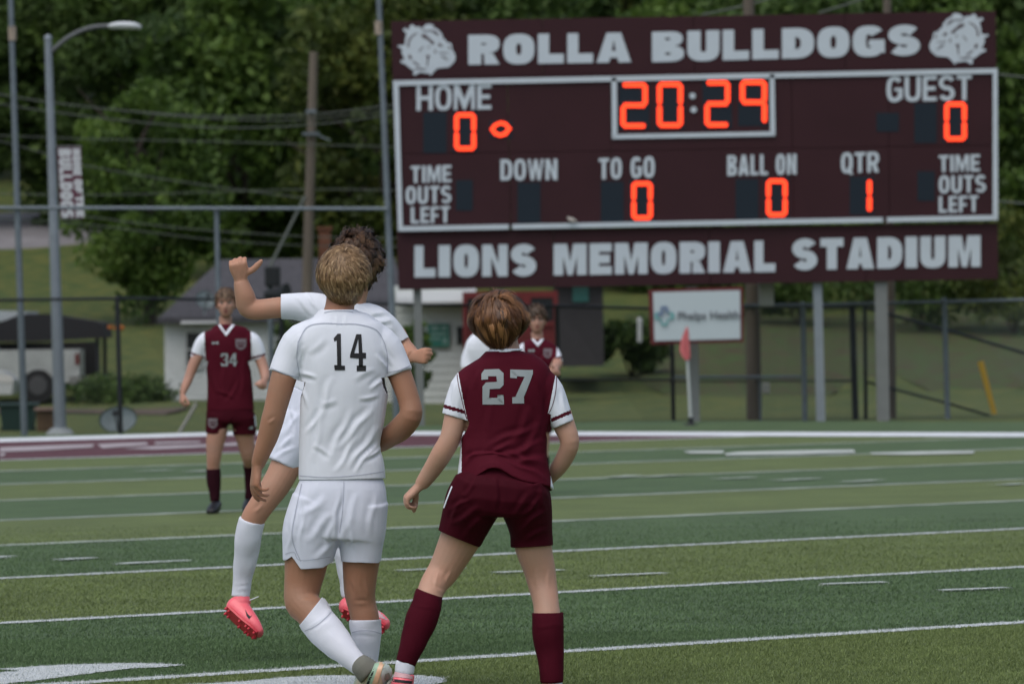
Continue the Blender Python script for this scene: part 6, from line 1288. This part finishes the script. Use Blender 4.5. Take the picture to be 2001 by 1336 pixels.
    tuck_all(g, ['body', 'shorts', 'jersey'])
person27()

# ---------------------------------------------------------------- number 34, facing the camera
def person34():
    g = Rig('person', 'player in maroon kit with grey number 34 standing and facing the camera', 445, 1003, 52.7); r = g.root; bm = bmesh.new()
    A, c = head(bm, g.p(442, 593, 0), Vector((-.02, -1, .06)), Vector((0, .06, 1)), 1.0)
    g.tube(bm, [(441, 618, .02, 13), (441, 634, .01, 13.5), (442, 646, .0, 20)], side=Xa)
    g.tube(bm, [(442, 640, 0, 24, 18), (443, 655, 0, 38, 22), (446, 690, 0, 38, 24), (448, 740, 0, 35, 22), (450, 795, 0, 37, 23), (450, 810, 0, 32, 19)], side=Xa, ends=(.4, .4), seg=22)
    g.tube(bm, [(405, 655, 0, 13), (392, 685, 0, 12.5), (380, 708, -.02, 11), (370, 735, -.04, 9.5), (362, 755, -.08, 8), (357, 768, -.1, 6.5)], ends=(.5, 0)); hand(bm, g.p(357, 768, -.1), Vector((-.12, -.25, -1)), Vector((.8, .3, -.1)), Vector((.3, -.95, 0)), .95, thumb=(.75, .6, .7), curls=[(45, 50, 25)] * 4, rad=.0095)
    g.tube(bm, [(490, 655, 0, 13), (503, 685, 0, 12.5), (511, 708, -.02, 11), (517, 728, -.06, 10), (518, 742, -.12, 8.5)], ends=(.5, 0)); hand(bm, g.p(518, 742, -.14), Vector((-.15, -.75, -.6)), Vector((-.7, .2, -.4)), Vector((-.1, -.5, .8)), .95, thumb=(.7, .5, .6), curls=[(60, 70, 30)] * 4, rad=.0095)
    g.tube(bm, [(428, 825, 0, 21), (421, 862, 0, 18.5), (418, 892, .0, 14.5), (417, 915, .02, 12.5), (418, 940, .03, 12), (420, 968, .03, 9), (420, 982, .03, 8)], ends=(.5, .4)); g.tube(bm, [(472, 825, 0, 21), (480, 862, .05, 17.5), (485, 890, .08, 14), (488, 908, .155, 12.2), (491, 935, .2, 11), (489, 965, .2, 9), (487, 978, .2, 8)], ends=(.5, .4))
    me = remeshed(bm, .0078, 3); link('body', me, SK34, r, True); face_parts(r, A, c, 1.0, True)
    HM = hair_mats('light_brown_hair', (.06, .034, .02), (.13, .078, .045), (.24, .155, .095))
    reg = lambda x, y, z: z > (.28 if y > .45 else -.45 + max(0, y + .1) * 1.2)
    hair(r, g.p(442, 588, .012), A, (21.5 * g.s, .108, 26 * g.s), reg, (0, -.2, 1), 3000, .04, .10, HM, seed=3, droop=.05, width=.0022, shell=.97, steps=4, jitter=.4)
    def jb(bm):
        g.tube(bm, [(442, 634, 0, 16, 16), (442, 640, 0, 28, 20), (443, 648, 0, 42, 23), (445, 670, 0, 47, 27), (447, 720, 0, 44, 27), (450, 770, 0, 45, 27), (451, 802, 0, 48, 28)], side=Xa, seg=30, power=2.4)
        g.tube(bm, [(424, 664, 0, 20), (404, 666, 0, 18), (392, 680, 0, 15.5), (383, 702, 0, 14)], seg=18, ends=(.7, 0)); g.tube(bm, [(470, 664, 0, 20), (488, 666, 0, 18), (500, 680, 0, 15.5), (508, 704, 0, 14)], seg=18, ends=(.7, 0))
    zone = sleeve_zone((((399, 645), (402, 720), 1), ((384, 700), (-.3, .95), -9, -4)), (((490, 645), (492, 720), -1), ((507, 702), (.25, .97), -9, -4)), 0)
    j = garment(g, 'jersey', jb, .0095, ZONE, caps=[(451, 804, 0, 0, 1, None, 64), (384, 702, 0, -.3, .95, None, 24), (507, 704, 0, .2, .97, None, 24)], folds=[(420, 760, 460, 780, 4, 6), (470, 740, 440, 790, 4, 6), (410, 700, 425, 790, 5, 5), (480, 690, 470, 780, 5, 5), (440, 690, 435, 780, 5, 4)], noise=1.8, nscale=7, region=zone, smooth=3)
    decal(j, [[[(424, 632), (429, 632), (441, 649), (455, 632), (461, 632), (442, 657)]]], WHITE, 'collar', .004, 3)
    three = [[[(431, 697), (433, 690), (444, 690), (446, 693), (446, 700), (443, 702), (446, 704), (446, 712), (444, 715), (433, 715), (431, 709), (435, 709), (436, 711), (441, 711), (441, 704), (437, 704), (437, 701), (441, 701), (441, 694), (436, 694), (435, 697)]]]
    four = [[[(448, 705), (456, 690), (461, 690), (461, 705), (463, 705), (463, 709), (461, 709), (461, 715), (456, 715), (456, 709), (448, 709)], [(452.5, 705), (456, 705), (456, 697.5)]]]
    decal(j, three, m_grey_n, lift=.004, grid=3); decal(j, four, m_grey_n, lift=.004, grid=3); crest(j, 460, 662, 481, 684); decal(j, [[[(415, 667), (420, 669), (427, 667), (427, 673), (421, 671), (415, 673)]]], m_grey_n, 'chest_mark', .004, 3)
    def sb_(bm):
        g.tube(bm, [(450, 795, 0, 46, 27), (451, 818, 0, 49, 29), (451, 828, 0, 44, 25)], side=Xa, seg=28, power=2.4); g.tube(bm, [(428, 812, 0, 27), (423, 832, 0, 23), (421, 849, 0, 21.5)], seg=20); g.tube(bm, [(474, 812, 0, 27), (477, 832, .02, 25), (478, 850, .03, 24)], seg=20)
    s = garment(g, 'shorts', sb_, .0095, MSHORT, caps=[(421, 851, 0, 0, 1, None, 28), (478, 852, .03, 0, 1, None, 30)], noise=1.8, nscale=7, smooth=3, folds=[(455, 815, 448, 845, 4, -6)])
    crest(s, 407, 817, 425, 837); decal(s, [[[(487, 834), (494, 832), (494, 838), (487, 838)]]], m_grey_n, 'short_mark', .004, 3); line_decal(s, [(404, 806), (402, 825), (401, 838)], 3, WHITE, 'side_piping'); line_decal(s, [(497, 806), (499, 825), (500, 838)], 2.5, WHITE, 'side_piping')
    sock(g, [(417, 914, .02, 14.5), (418, 940, .03, 14), (420, 966, .03, 10.5), (420, 980, .03, 10)], DSOCK, (417, 912, .02, 0, -1, None, 18)); sock(g, [(488, 905, .15, 14), (491, 935, .2, 13), (489, 964, .2, 10.5), (487, 976, .2, 10)], DSOCK, (488, 903, .15, 0, -1, None, 18), seed=4)
    boot(g, [(424, 984, .06, 10, 9), (420, 988, .0, 11, 9), (415, 994, -.1, 11, 7), (411, 999, -.17, 9, 4.5)], m_bblack, sole_m=MATS['boot_sole_black'], studs=False); boot(g, [(489, 978, .24, 10, 9), (487, 982, .18, 11, 9), (484, 988, .08, 11, 7), (482, 994, .0, 9, 4.5)], m_bblack, sole_m=MATS['boot_sole_black'], studs=False)
    tuck_all(g, ['body', 'shorts', 'jersey'])
person34()

# ---------------------------------------------------------------- far players behind 27
def person_far():
    g = Rig('person', 'player in maroon kit with dark wavy hair running towards the camera, behind number 27', 1055, 962, 57.5); r = g.root; bm = bmesh.new()
    A, c = head(bm, g.p(1049, 626, 0), Vector((.03, -1, .05)), Vector((0, .05, 1)), .98)
    g.tube(bm, [(1049, 648, .02, 12), (1050, 662, .01, 12.5), (1050, 674, 0, 18)], side=Xa); g.tube(bm, [(1050, 668, 0, 22, 16), (1050, 684, 0, 34, 20), (1047, 730, 0, 34, 20), (1045, 800, 0, 33, 20), (1046, 822, 0, 32, 20)], side=Xa, ends=(.4, .4), seg=22)
    g.tube(bm, [(1080, 680, 0, 12), (1090, 705, -.1, 11), (1082, 722, -.25, 9.5), (1086, 728, -.36, 7)], ends=(.5, 0)); hand(bm, g.p(1087, 727, -.38), Vector((.2, -.9, .1)), Vector((-.8, 0, -.4)), Vector((-.2, 0, 1)), .95, curls=[(50, 60, 30)] * 4, rad=.0095)
    g.tube(bm, [(1020, 680, 0, 12), (1010, 710, .05, 11), (1006, 740, -.05, 9), (1012, 760, -.2, 7)], ends=(.5, 0)); hand(bm, g.p(1012, 760, -.2), Vector((.1, -.8, -.4)), Vector((.8, 0, -.2)), Vector((.1, -.3, .9)), .95, rad=.0095)
    g.tube(bm, [(1030, 825, 0, 19), (1026, 862, 0, 16), (1024, 890, 0, 13), (1024, 920, .02, 12), (1026, 948, .02, 8)], ends=(.5, .4)); g.tube(bm, [(1060, 825, 0, 19), (1060, 862, .03, 14), (1060, 884, .05, 12), (1062, 910, .1, 11), (1064, 940, .14, 8)], ends=(.5, .4))
    me = remeshed(bm, .008, 3); link('body', me, SK34, r, True); face_parts(r, A, c, .98)
    HM = hair_mats('wavy_dark_hair', (.03, .018, .011), (.07, .042, .026), (.14, .09, .055)); reg = lambda x, y, z: z > (.22 if y > .45 else -.4 + max(0, y + .1) * 1.1)
    hair(r, g.p(1049, 620, .012), A, (20.5 * g.s, .11, 25 * g.s), reg, (0, -.2, 1), 3000, .05, .16, HM, seed=6, droop=.12, width=.0024, shell=.98, steps=5, jitter=.5, curl=.6)
    def jb(bm):
        g.tube(bm, [(1050, 662, 0, 15, 15), (1050, 668, 0, 26, 19), (1050, 676, 0, 36, 22), (1050, 700, 0, 41, 25), (1047, 750, 0, 39, 25), (1046, 805, 0, 42, 26)], side=Xa, seg=28, power=2.4); g.tube(bm, [(1036, 688, 0, 18), (1022, 690, 0, 16), (1016, 702, .02, 15), (1012, 718, .04, 14)], seg=18, ends=(.7, 0)); g.tube(bm, [(1064, 688, 0, 18), (1076, 688, 0, 16), (1084, 696, -.05, 14), (1088, 707, -.1, 13)], seg=18, ends=(.7, 0))
    zone = sleeve_zone((((1023, 668), (1024, 730), 1), ((1012, 716), (-.2, .97), -9, -4)), (((1089, 640), (1087, 730), -1), ((1088, 706), (.2, .97), -9, -4)), 0)
    j = garment(g, 'jersey', jb, .0095, ZONE, caps=[(1046, 807, 0, 0, 1, None, 58)], noise=1.8, nscale=7, region=zone, smooth=3, folds=[(1070, 690, 1050, 712, 4, 5), (1060, 700, 1075, 712, 4, 5)])
    decal(j, [[[(1033, 657), (1038, 657), (1050, 670), (1063, 657), (1068, 657), (1051, 677)]]], WHITE, 'collar', .004, 3); crest(j, 1062, 681, 1078, 700); decal(j, [[[(1033, 682), (1038, 684), (1044, 682), (1044, 688), (1038, 686), (1033, 688)]]], m_grey_n, 'chest_mark', .004, 3)
    def sb_(bm): g.tube(bm, [(1046, 798, 0, 40, 24), (1046, 818, 0, 42, 26)], side=Xa, seg=26); g.tube(bm, [(1030, 812, 0, 23), (1027, 846, 0, 20)], seg=18); g.tube(bm, [(1062, 812, 0, 22), (1061, 846, .02, 18)], seg=18)
    garment(g, 'shorts', sb_, .0095, MSHORT, caps=[(1027, 848, 0, 0, 1, None, 26), (1061, 848, .02, 0, 1, None, 24)], noise=1.8, smooth=3)
    sock(g, [(1024, 902, .0, 13), (1025, 925, .02, 12), (1026, 948, .02, 9.5)], DSOCK, (1024, 900, 0, 0, -1, None, 17)); sock(g, [(1061, 890, .06, 12.5), (1062, 915, .1, 12), (1064, 940, .14, 9.5)], DSOCK, (1061, 888, .06, 0, -1, None, 17), seed=8)
    boot(g, [(1028, 948, .06, 9, 8), (1026, 952, .0, 10, 8), (1024, 957, -.12, 10, 6), (1023, 960, -.17, 8, 4)], m_bblack, sole_m=MATS['boot_sole_black'], studs=False); boot(g, [(1065, 942, .2, 9, 8), (1064, 946, .13, 10, 8), (1063, 951, .02, 10, 6), (1062, 954, -.04, 8, 4)], m_bblack, sole_m=MATS['boot_sole_black'], studs=False)
    tuck_all(g, ['body', 'shorts', 'jersey'])
person_far()
def person_hidden():
    g = Rig('person', 'player in white kit leaning forward, only one shoulder showing left of number 27', 955, 975, 56); r = g.root; bm = bmesh.new()
    A, c = head(bm, g.p(958, 625, -.05), Vector((.4, -.85, -.1)), Vector((.1, 0, 1)), .95); g.tube(bm, [(956, 645, 0, 12), (952, 668, .0, 15)], side=Xa)
    g.tube(bm, [(950, 664, 0, 24, 18), (948, 684, 0, 36, 22), (950, 740, .05, 34, 20), (954, 800, .1, 34, 20), (955, 822, .1, 32, 20)], side=Xa, ends=(.4, .4), seg=22)
    g.tube(bm, [(918, 690, 0, 12), (912, 720, -.02, 11), (920, 750, -.1, 9), (930, 765, -.2, 7)], ends=(.5, 0)); hand(bm, g.p(931, 766, -.2), Vector((.4, -.7, -.2)), Vector((.6, 0, -.4)), Vector((0, -.3, .9)), .95, rad=.0095)
    g.tube(bm, [(984, 690, 0, 12), (992, 725, .02, 10), (990, 755, -.1, 7)], ends=(.5, 0)); hand(bm, g.p(990, 756, -.1), Vector((0, -.6, -.7)), Vector((-.7, 0, -.2)), Vector((0, -.8, .5)), .95, rad=.0095)
    g.tube(bm, [(940, 825, .1, 19), (936, 870, .0, 14), (938, 910, .05, 12), (940, 960, .1, 8)], ends=(.5, .4)); g.tube(bm, [(970, 825, .1, 19), (975, 870, .1, 14), (975, 910, .15, 12), (972, 955, .2, 8)], ends=(.5, .4))
    me = remeshed(bm, .009, 3); link('body', me, SKB, r, True); face_parts(r, A, c, .95)
    HM = hair_mats('short_brown_hair', (.03, .02, .012), (.07, .045, .03), (.12, .08, .05)); hair(r, g.p(958, 622, -.04), A, (20 * g.s, .105, 24 * g.s), lambda x, y, z: z > (.25 if y > .45 else -.4), (0, -.2, 1), 1200, .03, .06, HM, width=.0024, shell=.98, steps=3)
    def jb(bm): g.tube(bm, [(952, 652, 0, 16, 16), (950, 660, 0, 30, 20), (948, 680, 0, 41, 24), (949, 720, .04, 42, 25), (952, 770, .08, 40, 24), (954, 808, .1, 42, 25)], side=Xa, seg=28, power=2.4); g.tube(bm, [(925, 682, 0, 18), (916, 700, 0, 15.5), (914, 722, -.02, 14)], seg=18); g.tube(bm, [(978, 685, 0, 17), (988, 705, 0, 14)], seg=18)
    garment(g, 'jersey', jb, .0095, WHITE, caps=[(954, 810, .1, 0, 1, None, 58)], noise=1.8, nscale=7, smooth=3)
    def sb_(bm): g.tube(bm, [(954, 798, .1, 40, 24), (955, 818, .1, 42, 26)], side=Xa, seg=26); g.tube(bm, [(940, 812, .1, 22), (938, 846, .05, 19)], seg=18); g.tube(bm, [(970, 812, .1, 22), (974, 846, .1, 19)], seg=18)
    garment(g, 'shorts', sb_, .0095, WSHORT, noise=1.8, smooth=3)
    for pts in ([(938, 905, .05, 13), (940, 958, .1, 9.5)], [(975, 905, .15, 13), (972, 952, .2, 9.5)]): sock(g, pts, WSOCK, None)
    for x, y, dz in ((940, 966, .1), (972, 960, .2)): boot(g, [(x + 2, y - 4, dz + .06, 9, 8), (x, y, dz, 10, 8), (x - 2, y + 5, dz - .1, 10, 6), (x - 3, y + 8, dz - .16, 8, 4)], m_bblack, sole_m=MATS['boot_sole_black'], studs=False)
    tuck_all(g, ['body', 'shorts', 'jersey'])
person_hidden()
